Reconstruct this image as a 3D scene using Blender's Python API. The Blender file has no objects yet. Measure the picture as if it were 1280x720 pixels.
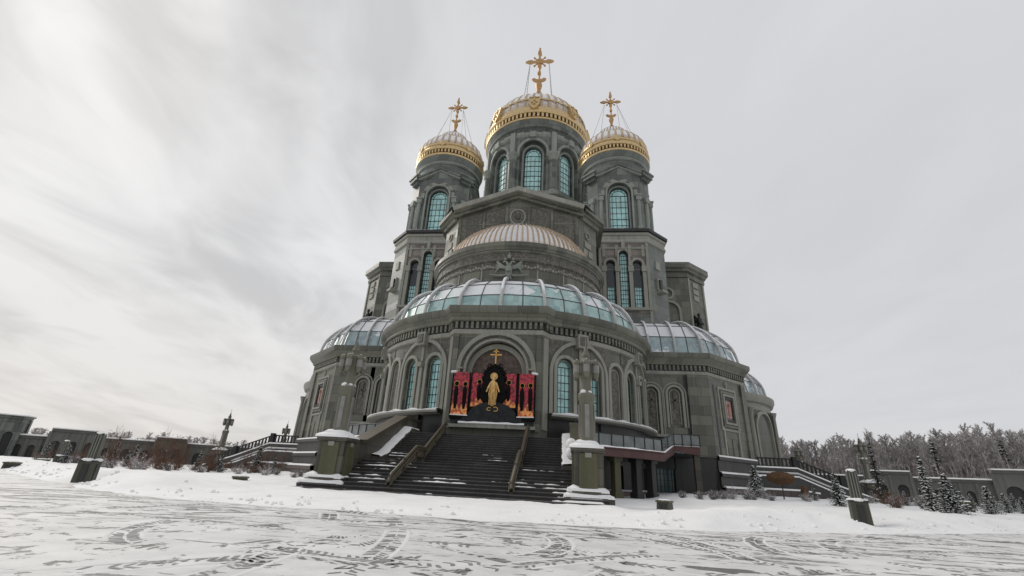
import bpy, bmesh, math, random
from math import sin, cos, pi, radians, sqrt, atan2, hypot, floor, ceil
from mathutils import Vector, Matrix, noise as mnoise
random.seed(7)
SC = bpy.context.scene
COL = SC.collection

# ------------------------------------------------------------------ node maths
class X:
    """a value socket with arithmetic"""
    nt = None
    def __init__(s, k): s.k = k
    def _m(s, op, *o):
        n = X.nt.nodes.new('ShaderNodeMath'); n.operation = op
        for i, v in enumerate((s,) + o):
            if isinstance(v, X): X.nt.links.new(v.k, n.inputs[i])
            else: n.inputs[i].default_value = v
        return X(n.outputs[0])
    def __add__(s, o): return s._m('ADD', o)
    __radd__ = __add__
    def __mul__(s, o): return s._m('MULTIPLY', o)
    __rmul__ = __mul__
    def __sub__(s, o): return s._m('SUBTRACT', o)
    def __rsub__(s, o): return (s * -1) + o
    def __truediv__(s, o): return s._m('DIVIDE', o)
    def lt(s, o): return s._m('LESS_THAN', o)
    def gt(s, o): return s._m('GREATER_THAN', o)
    def mx(s, o): return s._m('MAXIMUM', o)
    def mn(s, o): return s._m('MINIMUM', o)
    def ab(s): return s._m('ABSOLUTE')
    def fr(s): return s._m('FRACT')
    def sin(s): return s._m('SINE')
    def atan2(s, o): return s._m('ARCTAN2', o)
    def sq(s): return s._m('SQRT')
    def step(s, a, b):
        n = X.nt.nodes.new('ShaderNodeMapRange'); n.interpolation_type = 'SMOOTHSTEP'
        X.nt.links.new(s.k, n.inputs[0]); n.inputs[1].default_value = a; n.inputs[2].default_value = b
        return X(n.outputs[0])

def lin(h):
    h = h.lstrip('#'); o = []
    for i in (0, 2, 4):
        v = int(h[i:i+2], 16) / 255
        o.append(v / 12.92 if v < .04045 else ((v + .055) / 1.055) ** 2.4)
    return tuple(o) + (1,)

def new_mat(name):
    m = bpy.data.materials.new(name); m.use_nodes = True
    nt = m.node_tree; X.nt = nt
    return m, nt, nt.nodes['Principled BSDF']

def L(nt, a, b): nt.links.new(a.k if isinstance(a, X) else a, b)

def coord(nt, kind='Object', scale=(1, 1, 1)):
    t = nt.nodes.new('ShaderNodeTexCoord'); mp = nt.nodes.new('ShaderNodeMapping')
    mp.inputs['Scale'].default_value = scale
    nt.links.new(t.outputs[kind], mp.inputs['Vector']); return mp.outputs[0]

def noise(nt, v, sc, det=4, rough=.55, dist=0):
    n = nt.nodes.new('ShaderNodeTexNoise'); n.inputs['Scale'].default_value = sc
    n.inputs['Detail'].default_value = det; n.inputs['Roughness'].default_value = rough
    n.inputs['Distortion'].default_value = dist
    nt.links.new(v, n.inputs['Vector']); return X(n.outputs['Fac'])

def mixc(nt, fac, a, b):
    n = nt.nodes.new('ShaderNodeMix'); n.data_type = 'RGBA'
    for v, i in ((fac, 0), (a, 6), (b, 7)):
        if isinstance(v, X): nt.links.new(v.k, n.inputs[i])
        elif hasattr(v, 'links'): nt.links.new(v, n.inputs[i])
        else: n.inputs[i].default_value = v
    return n.outputs[2]

def normal_z(nt):
    g = nt.nodes.new('ShaderNodeNewGeometry'); s = nt.nodes.new('ShaderNodeSeparateXYZ')
    nt.links.new(g.outputs['Normal'], s.inputs[0]); return X(s.outputs[2])

def sep(nt, v):
    s = nt.nodes.new('ShaderNodeSeparateXYZ'); nt.links.new(v, s.inputs[0])
    return X(s.outputs[0]), X(s.outputs[1]), X(s.outputs[2])

def bump(nt, b, h, strength=.3, dist=.05):
    n = nt.nodes.new('ShaderNodeBump'); n.inputs['Strength'].default_value = strength
    n.inputs['Distance'].default_value = dist
    L(nt, h, n.inputs['Height']); nt.links.new(n.outputs[0], b.inputs['Normal'])

SNOW = (.80, .81, .83, 1)

def stone(name, c1, c2, joint=.9, snow=True, rough=.55, relief=0, streak=.5, spec=.35, around=None):
    m, nt, b = new_mat(name)
    v = coord(nt)
    n1 = noise(nt, v, .35, 6, .6); n2 = noise(nt, coord(nt, scale=(1.3, 1.3, .12)), 1.1, 5, .6)
    n3 = noise(nt, v, 9, 4, .7)
    f = (n1 * .45 + n2 * streak + n3 * .3).step(.3, .95)
    c = mixc(nt, f, c1, c2)
    x, y, z = sep(nt, v)
    if joint:
        if around is None: u = x + y
        else:
            dx = x - around[0]; dy = (y - around[1]) * -1
            u = dx.atan2(dy) * around[2]
        row = (z / joint)._m('FLOOR'); uu = u / (joint * 1.55) + row * .5
        jj = (z / joint).fr().lt(.05).mx(uu.fr().lt(.032))
        hs = ((row * 12.9898 + uu._m('FLOOR') * 78.233).sin() * 4375.85).fr()
        c = mixc(nt, hs.step(.35, 1.0) * .55, c, tuple(1.35 * q for q in c2[:3]) + (1,))
        c = mixc(nt, (1 - hs).step(.45, 1.0) * .55, c, tuple(.62 * q for q in c1[:3]) + (1,))
        c = mixc(nt, jj * .6, c, tuple(.35 * q for q in c1[:3]) + (1,))
    st = noise(nt, coord(nt, scale=(2.2, 2.2, .07)), 1.6, 4, .65)
    c = mixc(nt, st.step(.52, .78) * .45, c, tuple(1.45 * q for q in c2[:3]) + (1,))
    st2 = noise(nt, coord(nt, scale=(1.7, 1.7, .1)), 1.1, 4, .6)
    c = mixc(nt, st2.step(.55, .8) * .55, c, tuple(.5 * q for q in c1[:3]) + (1,))
    h = n3
    if relief:
        w = nt.nodes.new('ShaderNodeTexVoronoi'); w.inputs['Scale'].default_value = relief
        nt.links.new(v, w.inputs['Vector']); d = X(w.outputs['Distance'])
        h = n3 * .3 + d * 1.6 + noise(nt, v, relief * 2.3, 3) * .9
        c = mixc(nt, d.step(.15, .7) * .5, c, tuple(.42 * q for q in c1[:3]) + (1,))
    if snow:
        sf = (normal_z(nt) + (n1 - .5) * .5 + (n3 - .5) * .35).step(.72, .86)
        c = mixc(nt, sf * .92, c, SNOW)
    nt.links.new(c, b.inputs['Base Color'])
    b.inputs['Roughness'].default_value = rough; b.inputs['Specular IOR Level'].default_value = spec
    if joint: L(nt, hs * .28 + (rough - .15), b.inputs['Roughness'])
    bump(nt, b, h, .5 if relief else .25, .12 if relief else .03)
    return m

def plain(name, c, rough=.5, metal=0, snow=0, var=.25, spec=.4, em=None):
    m, nt, b = new_mat(name)
    v = coord(nt); n = noise(nt, v, 3.1, 5, .6)
    col = mixc(nt, n.step(.3, .75) * var * 2, c, tuple(.55 * q for q in c[:3]) + (1,))
    b.inputs['Metallic'].default_value = metal
    if snow:
        sf = (normal_z(nt) + (n - .5) * .6 + (noise(nt, v, 14, 3) - .5) * .3).step(snow, snow + .18)
        col = mixc(nt, sf, col, SNOW)
        if metal: L(nt, (sf * -1 + 1) * metal, b.inputs['Metallic'])
        L(nt, sf * .5 + rough * 1.0, b.inputs['Roughness'])
    else: b.inputs['Roughness'].default_value = rough
    nt.links.new(col, b.inputs['Base Color']); b.inputs['Specular IOR Level'].default_value = spec
    bump(nt, b, noise(nt, v, 17, 3), .15, .02)
    return m

M = {}
ST = ((.070, .073, .055, 1), (.145, .148, .116, 1), 1.0)
M['stone'] = stone('stone_wall', *ST, rough=.45, spec=.5)
M['apse_stone'] = stone('apse_stone_wall', *ST, rough=.45, spec=.5, around=(0, -24, 14.5))
M['drum_stone'] = stone('drum_granite', (.071, .081, .071, 1), (.145, .16, .142, 1), 1.1, rough=.45, spec=.5, around=(0, 0, 9.6))
M['trim'] = stone('stone_trim', (.20, .20, .172, 1), (.37, .368, .32, 1), 0, streak=.35)
M['frieze'] = stone('stone_relief', (.10, .096, .080, 1), (.20, .19, .158, 1), 0, relief=3.2)
M['green'] = stone('green_granite', (.074, .085, .075, 1), (.15, .166, .148, 1), 1.1, rough=.45, spec=.5)
M['green_trim'] = stone('green_granite_trim', (.16, .178, .158, 1), (.30, .32, .285, 1), 0)
M['shaft'] = stone('brown_stone', (.135, .118, .105, 1), (.235, .208, .186, 1), 1.2)
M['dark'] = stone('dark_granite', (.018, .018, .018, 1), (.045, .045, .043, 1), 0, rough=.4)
M['base'] = stone('plinth_granite', (.060, .050, .045, 1), (.115, .095, .085, 1), .6)
M['maroon'] = stone('terrace_fascia', (.070, .034, .032, 1), (.115, .058, .054, 1), 0)
M['olive'] = stone('olive_bronze', (.060, .060, .030, 1), (.115, .112, .062, 1), 0, rough=.45)
M['bronze'] = stone('bronze_rail', (.055, .046, .030, 1), (.105, .09, .06, 1), 0, rough=.45, snow=False)
M['lamp_stone'] = stone('lamp_stone', (.10, .10, .074, 1), (.18, .175, .135, 1), 0)
M['gallery'] = stone('gallery_stone', (.095, .098, .088, 1), (.17, .172, .155, 1), 0)
M['rust_wall'] = stone('brown_pavilion_wall', (.075, .062, .048, 1), (.13, .11, .088, 1), 0)
M['dark_wall'] = stone('dark_stair_wall', (.040, .039, .037, 1), (.085, .08, .075, 1), 0)
M['gold'] = plain('gold', (.65, .485, .255, 1), .30, .72, snow=.93, var=.3)
M['cross_gold'] = plain('cross_gold', (.50, .31, .15, 1), .4, .75, var=.25)
M['gold_dark'] = plain('dark_copper', (.10, .035, .018, 1), .6, .2)
M['gold_snow'] = plain('gold_snow', (.62, .51, .42, 1), .55, .15, snow=.10, var=.45)
M['metal'] = plain('dark_metal', (.035, .035, .035, 1), .5, .4)
M['steel'] = plain('pale_steel', (.46, .46, .45, 1), .5, .1, snow=.30)
def enamel(name, c1, c2, sc, thr):
    m, nt, b = new_mat(name); v = coord(nt)
    n = noise(nt, v, sc, 4, .7); w = nt.nodes.new('ShaderNodeTexVoronoi'); w.inputs['Scale'].default_value = sc * .8
    nt.links.new(v, w.inputs['Vector'])
    f = (n * .7 + X(w.outputs['Distance']) * .5).step(thr, thr + .16)
    nt.links.new(mixc(nt, f, c1, c2), b.inputs['Base Color']); b.inputs['Roughness'].default_value = .4
    bump(nt, b, n, .5, .05); return m
M['red'] = enamel('crimson_enamel', (.52, .03, .055, 1), (.13, .012, .02, 1), 5.5, .56)
M['flame'] = enamel('flame_enamel', (1.0, .42, .12, 1), (.50, .10, .03, 1), 5.0, .55)
M['icon_gold_pale'] = plain('pale_icon_gold', (.82, .53, .20, 1), .35, .35, var=.45)
M['black'] = plain('black_enamel', (.010, .009, .009, 1), .75, 0, spec=.1)
M['bar_grey'] = plain('grey_glazing_bar', (.10, .105, .105, 1), .5, .2)
M['icon_gold'] = plain('icon_gold', (.80, .46, .12, 1), .4, .45, var=.25)
M['icon_grey'] = plain('icon_grey', (.028, .033, .036, 1), .6, .1, var=.7, spec=.25)
M['icon_pink'] = plain('pale_pink_mosaic', (.50, .30, .26, 1), .6, 0, var=.5)
M['bark'] = plain('dark_bark', (.085, .072, .062, 1), .9, 0, spec=.1)
M['grey_bark'] = plain('grey_bark', (.28, .255, .25, 1), .9, 0, spec=.1)
M['birch'] = plain('birch_bark', (.58, .55, .54, 1), .9, 0, spec=.1, var=.5)
M['twig'] = plain('hazed_grey_brown_twigs', (.50, .475, .47, 1), .95, 0, spec=.05)  # distance haze painted in: much paler than bare twigs
M['twig_frost'] = plain('hazed_frosted_twigs', (.72, .69, .685, 1), .95, 0, spec=.05)  # frost colour, raised further by painted-in distance haze
M['rust'] = plain('rusty_leaves', (.24, .155, .118, 1), .9, 0, spec=.1, var=.6)
M['needle'] = plain('spruce_needles', (.045, .055, .043, 1), .9, 0, spec=.1, var=.4)
M['wrap'] = plain('brown_wrapping', (.12, .072, .044, 1), .95, 0, spec=.05, var=.4)

def glassmat(name, base, rough, snow, panes=False):
    m, nt, b = new_mat(name); v = coord(nt)
    n = noise(nt, v, .9, 5, .6); n2 = noise(nt, v, .23, 3)
    col = mixc(nt, n.step(.3, .75), base, tuple(.55 * q for q in base[:3]) + (1,))
    if panes:
        cl = nt.nodes.new('ShaderNodeVectorMath'); cl.operation = 'FLOOR'
        nt.links.new(coord(nt, scale=(1.9, 1.9, 1.15)), cl.inputs[0])
        wn = nt.nodes.new('ShaderNodeTexWhiteNoise'); nt.links.new(cl.outputs[0], wn.inputs['Vector'])
        col = mixc(nt, X(wn.outputs['Value']) * .45, col, (.62, .78, .76, 1))
        col = mixc(nt, X(wn.outputs['Value']).step(.75, 1.0) * .5, col, tuple(.45 * q for q in base[:3]) + (1,))
    if snow:
        sf = (normal_z(nt) * 1.15 + (n - .5) * 1.3 + (n2 - .5) * .9).step(snow, snow + .13)
        col = mixc(nt, sf * .9, col, SNOW); L(nt, sf * .6 + rough, b.inputs['Roughness'])
    else: b.inputs['Roughness'].default_value = rough
    nt.links.new(col, b.inputs['Base Color']); b.inputs['Specular IOR Level'].default_value = .6
    bump(nt, b, n2 + n * .2, .06, .3)
    return m
M['glass'] = glassmat('turquoise_glass', (.40, .75, .74, 1), .16, 0, True)
M['glass_dim'] = glassmat('dim_green_glass', (.07, .15, .15, 1), .15, 0)
M['glass_dark'] = glassmat('dark_door_glass', (.018, .03, .036, 1), .1, 0)
M['roof_glass'] = glassmat('roof_glass', (.32, .50, .49, 1), .2, .50, True)
M['roof_glass_side'] = glassmat('snowy_roof_glass', (.34, .44, .46, 1), .25, .26)
M['rail_glass'] = glassmat('grey_rail_glass', (.16, .18, .18, 1), .1, 0)

def snowmat(name, dirt=.0):
    m, nt, b = new_mat(name); v = coord(nt)
    n = noise(nt, v, .6, 6, .6); n2 = noise(nt, v, 7, 5, .65)
    c = mixc(nt, n.step(.3, .8), (.90, .90, .895, 1), (.80, .80, .80, 1))
    nt.links.new(c, b.inputs['Base Color']); b.inputs['Roughness'].default_value = .75
    b.inputs['Specular IOR Level'].default_value = .2
    bump(nt, b, n * .6 + n2 * .4, .6, .12)
    return m
M['snow'] = snowmat('snow')

# plaza: trodden snow on grey paving, tyre tracks in arcs
def plaza_mat():
    m, nt, b = new_mat('trodden_snow_paving')
    v = coord(nt); x, y, z = sep(nt, v)
    wx = noise(nt, v, .14, 2) - .5; wy = noise(nt, coord(nt, scale=(1, 1, 1.7)), .11, 2) - .5
    xs = x + wx * 3.2; ys = y + wy * 3.0
    pn = noise(nt, coord(nt, scale=(.55, 1.5, 1)), .55, 5, .6)
    fine = noise(nt, coord(nt, scale=(1.0, 2.2, 1)), 3.4, 4, .65)
    dark = None
    # (centre x, centre y, radius, half width, tread count)
    def V3(p, q, s):
        n = nt.nodes.new('ShaderNodeCombineXYZ')
        nt.links.new(p.k, n.inputs[0]); nt.links.new(q.k, n.inputs[1]); n.inputs[2].default_value = s
        return n.outputs[0]
    # wheel-packed streaks that follow wide turning circles
    for i, (cx, cy, R, ks, ka, thr, lo) in enumerate([(1.6, -66, 6, 1.7, .8, .60, .0), (22, -128, 62, 1.35, .5, .595, .2), (-8, -76, 20, 1.7, .55, .615, .0)]):
        dx = xs - cx; dy = ys - cy
        rr = (dx * dx + dy * dy).sq(); al = dx.atan2(dy) * R
        s = noise(nt, V3(rr * ks, al * ka, 3.1 * i), 1.0, 5, .62)
        big = noise(nt, V3(rr * .16, al * .07, 9.7 + i), 1.0, 2, .5)
        e = (s + (big - .5) * .34 + (fine - .5) * .16)
        m_ = e.step(thr - .005, thr + .02)
        tr = ((al * (19 + 3 * i) + rr * (17 - 9 * (i % 2) * 4) + (fine - .5) * 5).sin()).step(-.35, .1)
        tm = noise(nt, V3(rr * .9, al * .16, 21.0 + i), 1.0, 2, .5).step(.42, .47)
        m_ = m_ * (1 - tm * (1 - tr) * .85)
        dark = m_ if dark is None else dark.mx(m_)
    far = y.step(-68.5, -63.0) * (1 - y.step(-61.9, -60.9))
    patch = (noise(nt, coord(nt, scale=(.30, 2.1, 1)), 1.3, 5, .65) + far * .06 + (fine - .5) * .34 + x.step(2, 16) * .025).step(.615, .64)
    dark = dark.mx(patch * .9)
    dark = dark * (noise(nt, v, .5, 3).step(.25, .6) * .35 + .65) * (fine.step(.22, .42) * .5 + .5)
    packed = noise(nt, v, .8, 6, .6)
    snowc = mixc(nt, packed.step(.3, .75), (.76, .755, .75, 1), (.56, .555, .55, 1))
    pav = mixc(nt, fine, (.075, .072, .070, 1), (.20, .195, .19, 1))
    c = mixc(nt, dark, snowc, pav)
    nt.links.new(c, b.inputs['Base Color'])
    b.inputs['Roughness'].default_value = .6; b.inputs['Specular IOR Level'].default_value = .25
    bump(nt, b, packed * .5 + fine * .4 - dark * .9, .6, .05)
    return m
M['plaza'] = plaza_mat()
M['packed_snow'] = plain('packed_grey_snow', (.76, .755, .75, 1), .8, 0, var=.12, spec=.15)
M['paving'] = plain('wet_grey_paving', (.30, .292, .285, 1), .6, 0, var=.45, spec=.3)

# ------------------------------------------------------------------ mesh builder
class MB:
    def __init__(s): s.v = []; s.f = []; s.m = []
    def vert(s, p): s.v.append(tuple(p)); return len(s.v) - 1
    def face(s, pts, mi=0):
        i = len(s.v); s.v.extend(tuple(p) for p in pts); s.f.append(tuple(range(i, i + len(pts)))); s.m.append(mi)
    def grid(s, rows, mi=0, closed=False):
        """rows: list of equal-length point rows"""
        i0 = len(s.v); n = len(rows[0])
        for r in rows: s.v.extend(tuple(p) for p in r)
        for a in range(len(rows) - 1):
            for b in range(n if closed else n - 1):
                c = (b + 1) % n
                s.f.append((i0 + a * n + b, i0 + a * n + c, i0 + (a + 1) * n + c, i0 + (a + 1) * n + b))
                s.m.append(mi[a % len(mi)] if isinstance(mi, (list, tuple)) else mi)
    def box(s, c, d, rz=0, mi=0, taper=1.0):
        cx, cy, cz = c; x, y, z = d[0] / 2, d[1] / 2, d[2] / 2
        P = []
        for k, t in ((-1, 1), (1, taper)):
            for a, b in ((-1, -1), (1, -1), (1, 1), (-1, 1)):
                px, py = a * x * t, b * y * t
                P.append((cx + px * cos(rz) - py * sin(rz), cy + px * sin(rz) + py * cos(rz), cz + k * z))
        i = len(s.v); s.v.extend(P)
        for q in ((0, 3, 2, 1), (4, 5, 6, 7), (0, 1, 5, 4), (1, 2, 6, 5), (2, 3, 7, 6), (3, 0, 4, 7)):
            s.f.append(tuple(i + k for k in q)); s.m.append(mi)
    def tube(s, pts, r, n=6, mi=0, cap=True):
        pts = [Vector(p) for p in pts]; rows = []
        up = None
        for i, p in enumerate(pts):
            t = (pts[min(i + 1, len(pts) - 1)] - pts[max(i - 1, 0)])
            if t.length < 1e-9: t = Vector((0, 0, 1))
            t.normalize()
            if up is None: up = Vector((0, 0, 1)) if abs(t.z) < .9 else Vector((1, 0, 0))
            a = t.cross(up)
            if a.length < 1e-6: a = t.cross(Vector((0, 1, 0)))
            a.normalize(); b = a.cross(t)
            rr = r[i] if isinstance(r, (list, tuple)) else r
            rows.append([p + a * (rr * cos(2 * pi * k / n)) + b * (rr * sin(2 * pi * k / n)) for k in range(n)])
        s.grid(rows, mi, True)
        if cap:
            s.face(rows[0][::-1], mi); s.face(rows[-1], mi)
    def lathe(s, cx, cy, prof, n=32, mi=0, a0=None, a1=None):
        full = a0 is None
        rows = []
        for r, z in prof:
            if full: rows.append([(cx + r * sin(2 * pi * k / n), cy - r * cos(2 * pi * k / n), z) for k in range(n)])
            else: rows.append([(cx + r * sin(a0 + (a1 - a0) * k / n), cy - r * cos(a0 + (a1 - a0) * k / n), z) for k in range(n + 1)])
        s.grid(rows, mi, full)
    def ball(s, c, r, sz=1, n=10, mi=0):
        s.lathe(c[0], c[1], [(max(r * sin(pi * i / 6), 1e-4), c[2] - r * sz * cos(pi * i / 6)) for i in range(7)], n, mi)
    def prism(s, poly, z0, z1, mi=0, top=True):
        """plan polygon extruded"""
        n = len(poly)
        s.grid([[(x, y, z0) for x, y in poly], [(x, y, z1) for x, y in poly]], mi, True)
        if top: s.face([(x, y, z1) for x, y in poly], mi)
    def build(s, name, mats, parent=None, smooth=True, ang=35, merge=True):
        me = bpy.data.meshes.new(name)
        me.from_pydata(s.v, [], s.f)
        for k in (mats if isinstance(mats, (list, tuple)) else [mats]): me.materials.append(M[k])
        me.polygons.foreach_set('material_index', s.m)
        if merge:
            bm = bmesh.new(); bm.from_mesh(me)
            bmesh.ops.remove_doubles(bm, verts=bm.verts, dist=.0006)
            bmesh.ops.recalc_face_normals(bm, faces=bm.faces)
            bm.to_mesh(me); bm.free()
        if smooth:
            me.polygons.foreach_set('use_smooth', [True] * len(me.polygons))
            me.set_sharp_from_angle(angle=radians(ang))
        me.update()
        o = bpy.data.objects.new(name, me); COL.objects.link(o)
        if name == 'snow': o['kind'] = 'stuff'
        if parent: o.parent = parent
        return o

def empty(name, loc=(0, 0, 0), rz=0):
    o = bpy.data.objects.new(name, None); COL.objects.link(o); o.location = loc; o.rotation_euler = (0, 0, rz)
    o.empty_display_size = .5; return o
def tag(o, label=None, cat=None, group=None, kind=None):
    for k, v in (('label', label), ('category', cat), ('group', group), ('kind', kind)):
        if v: o[k] = v
    return o
def copy_tree(o, parent=None):
    c = o.copy(); COL.objects.link(c)
    if parent: c.parent = parent
    for ch in list(o.children): copy_tree(ch, c)
    return c

# surface maps: (u along, off outward, z) -> point
def flat(p0, p1):
    dx, dy = p1[0] - p0[0], p1[1] - p0[1]; l = hypot(dx, dy); dx /= l; dy /= l
    f = lambda u, off, z: (p0[0] + dx * u + dy * off, p0[1] + dy * u - dx * off, z)
    f.len = l; return f
def circ(cx, cy, r):
    """u is arc length from the -y direction"""
    return lambda u, off, z: (cx + (r + off) * sin(u / r), cy - (r + off) * cos(u / r), z)

def arch_top(uc, w, zt, u):
    r = w / 2; d = max(r * r - (u - uc) ** 2, 0); return zt - r + sqrt(d)
def arch_us(uc, w, n=14): return [uc - w / 2 * cos(pi * k / n) for k in range(n + 1)]

def wall(mb, F, u0, u1, z0, z1, ops=(), off=0, mi=0, du=1.1, ri=None):
    """wall sheet with real openings; op = (uc, w, zsill, ztop, depth[, square])"""
    ri = mi if ri is None else ri
    cur = u0
    def blank(a, b):
        if b - a < 1e-4: return
        n = max(1, ceil((b - a) / du))
        mb.grid([[F(a + (b - a) * k / n, off, z) for k in range(n + 1)] for z in (z0, z1)], mi)
    for op in sorted(ops):
        uc, w, zs, zt, dp = op[:5]; sq = len(op) > 5
        blank(cur, uc - w / 2)
        us = arch_us(uc, w, 4 if sq else 14)
        zz = [zt if sq else arch_top(uc, w, zt, u) for u in us]
        mb.grid([[F(u, off, z) for u, z in zip(us, zz)], [F(u, off, z1) for u in us]], mi)
        if zs > z0 + 1e-4: mb.grid([[F(u, off, z0) for u in us], [F(u, off, zs) for u in us]], mi)
        if dp:
            mb.grid([[F(u, off, z) for u, z in zip(us, zz)], [F(u, off - dp, z) for u, z in zip(us, zz)]], ri)
            for u, z in ((us[0], zz[0]), (us[-1], zz[-1])):
                mb.face([F(u, off, zs), F(u, off, z), F(u, off - dp, z), F(u, off - dp, zs)], ri)
            mb.grid([[F(u, off, zs) for u in us], [F(u, off - dp, zs) for u in us]], ri)
        cur = uc + w / 2
    blank(cur, u1)

def apath(uc, w, zs, zt, n=16):
    r = w / 2; zc = zt - r
    return [(uc - r, zs)] + [(uc - r * cos(pi * k / n), zc + r * sin(pi * k / n)) for k in range(n + 1)] + [(uc + r, zs)]

def mould(mb, F, path, wid, o0, o1, mi=0, closed=False):
    n = len(path); inn = []; out = []
    for i, p in enumerate(path):
        a = path[(i - 1) % n] if (closed or i > 0) else p
        c = path[(i + 1) % n] if (closed or i < n - 1) else p
        d1 = Vector((p[0] - a[0], p[1] - a[1])); d2 = Vector((c[0] - p[0], c[1] - p[1]))
        ns = [Vector((-d.y, d.x)).normalized() for d in (d1, d2) if d.length > 1e-6]
        nn = ns[0] + ns[-1]; nn.normalize(); k = 1 / max(nn.dot(ns[0]), .5)
        inn.append(p); out.append((p[0] + nn.x * wid * k, p[1] + nn.y * wid * k))
    if closed: inn.append(inn[0]); out.append(out[0])
    rows = [[F(u, o0, z) for u, z in inn], [F(u, o1, z) for u, z in inn], [F(u, o1, z) for u, z in out], [F(u, o0, z) for u, z in out]]
    mb.grid(rows, mi)
    if not closed:
        for k in (0, -1): mb.face([r[k] for r in rows], mi)

def slab(mb, F, u0, u1, z0, z1, o0, o1, mi=0, du=1.2):
    n = max(1, ceil((u1 - u0) / du)); us = [u0 + (u1 - u0) * k / n for k in range(n + 1)]
    rows = [[F(u, o, z) for u in us] for o, z in ((o0, z0), (o1, z0), (o1, z1), (o0, z1))]
    mb.grid(rows, mi)
    for k in (0, -1): mb.face([r[k] for r in rows], mi)

def window(F, uc, w, zs, zt, off, parent, cols=4, rows=6, name='window', mats=('glass', 'metal'), bar=.034, fr=.12, border=True):
    mb = MB(); us = arch_us(uc, w, 16)
    top = [arch_top(uc, w, zt, u) for u in us]
    mb.grid([[F(u, off, zs) for u in us], [F(u, off, z) for u, z in zip(us, top)]], 0)
    mould(mb, F, apath(uc, w - 2 * fr, zs + fr, zt - fr), fr, off + .01, off + .09, 1)
    slab(mb, F, uc - w / 2, uc + w / 2, zs, zs + fr, off + .01, off + .1, 1)
    r = w / 2
    if border:
        b = w * .17
        mould(mb, F, apath(uc, w - 2 * b, zs, zt - b), bar, off + .015, off + .05, 1)
        mould(mb, F, [(uc - w * .12, zs), (uc - w * .12, zt - r * 1.05)], bar, off + .012, off + .045, 1)
        mould(mb, F, [(uc + w * .12, zs), (uc + w * .12, zt - r * 1.05)], bar, off + .012, off + .045, 1)
        for k in range(1, 6):
            t = pi * k / 6
            mould(mb, F, [(uc - (r - b) * cos(t), zt - r + (r - b) * sin(t)), (uc - (r - fr * .5) * cos(t), zt - r + (r - fr * .5) * sin(t))], bar, off + .012, off + .045, 1)
    else:
        for k in range(1, cols):
            u = uc - w / 2 + w * k / cols
            mould(mb, F, [(u, zs), (u, arch_top(uc, w, zt, u))], bar, off + .015, off + .05, 1)
    for k in range(1, rows + 1):
        z = zs + (zt - r - zs) * k / rows
        mould(mb, F, [(uc - w / 2 + w * q / 8, z) for q in range(9)], bar * (1.6 if k % 2 == 0 else 1), off + .013, off + .055, 1)
    return mb.build(name, mats, parent, smooth=False)

def offs(pts, o, closed=False):
    n = len(pts); out = []
    for i, p in enumerate(pts):
        a = pts[(i - 1) % n] if (closed or i > 0) else None
        c = pts[(i + 1) % n] if (closed or i < n - 1) else None
        ns = []
        for s, e in ((a, p), (p, c)):
            if s is not None and e is not None:
                d = Vector((e[0] - s[0], e[1] - s[1]))
                if d.length > 1e-6: d.normalize(); ns.append(Vector((d.y, -d.x)))
        nn = ns[0] + ns[-1]; nn.normalize(); k = 1 / max(nn.dot(ns[0]), .35)
        out.append((p[0] + nn.x * o * k, p[1] + nn.y * o * k))
    return out

def sweep(mb, pts, prof, mi=0, closed=False):
    rows = []
    for o, z in prof:
        q = offs(pts, o, closed); rows.append([(x, y, z) for x, y in q])
    mb.grid(rows, mi, closed)

def dentils(mb, pts, z0, z1, o0, o1, sp, w, mi=0, closed=False):
    P = list(pts) + ([pts[0]] if closed else []); carry = sp / 2
    for a, b in zip(P, P[1:]):
        l = hypot(b[0] - a[0], b[1] - a[1])
        if l < 1e-6: continue
        dx, dy = (b[0] - a[0]) / l, (b[1] - a[1]) / l
        t = carry
        while t < l:
            om = (o0 + o1) / 2
            mb.box((a[0] + dx * t + dy * om, a[1] + dy * t - dx * om, (z0 + z1) / 2), (w, o1 - o0, z1 - z0), atan2(dy, dx), mi)
            t += sp
        carry = t - l

def arc(cx, cy, r, d0, d1, step=4):
    n = max(2, ceil(abs(d1 - d0) / step))
    return [(cx + r * sin(radians(d0 + (d1 - d0) * k / n)), cy - r * cos(radians(d0 + (d1 - d0) * k / n))) for k in range(n + 1)]

# ------------------------------------------------------------------ cathedral
CATH = tag(empty('cathedral'), 'huge dark stone cathedral with gilded domes, glass roofs and turquoise arched windows', 'cathedral')
T = 13.88

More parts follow.
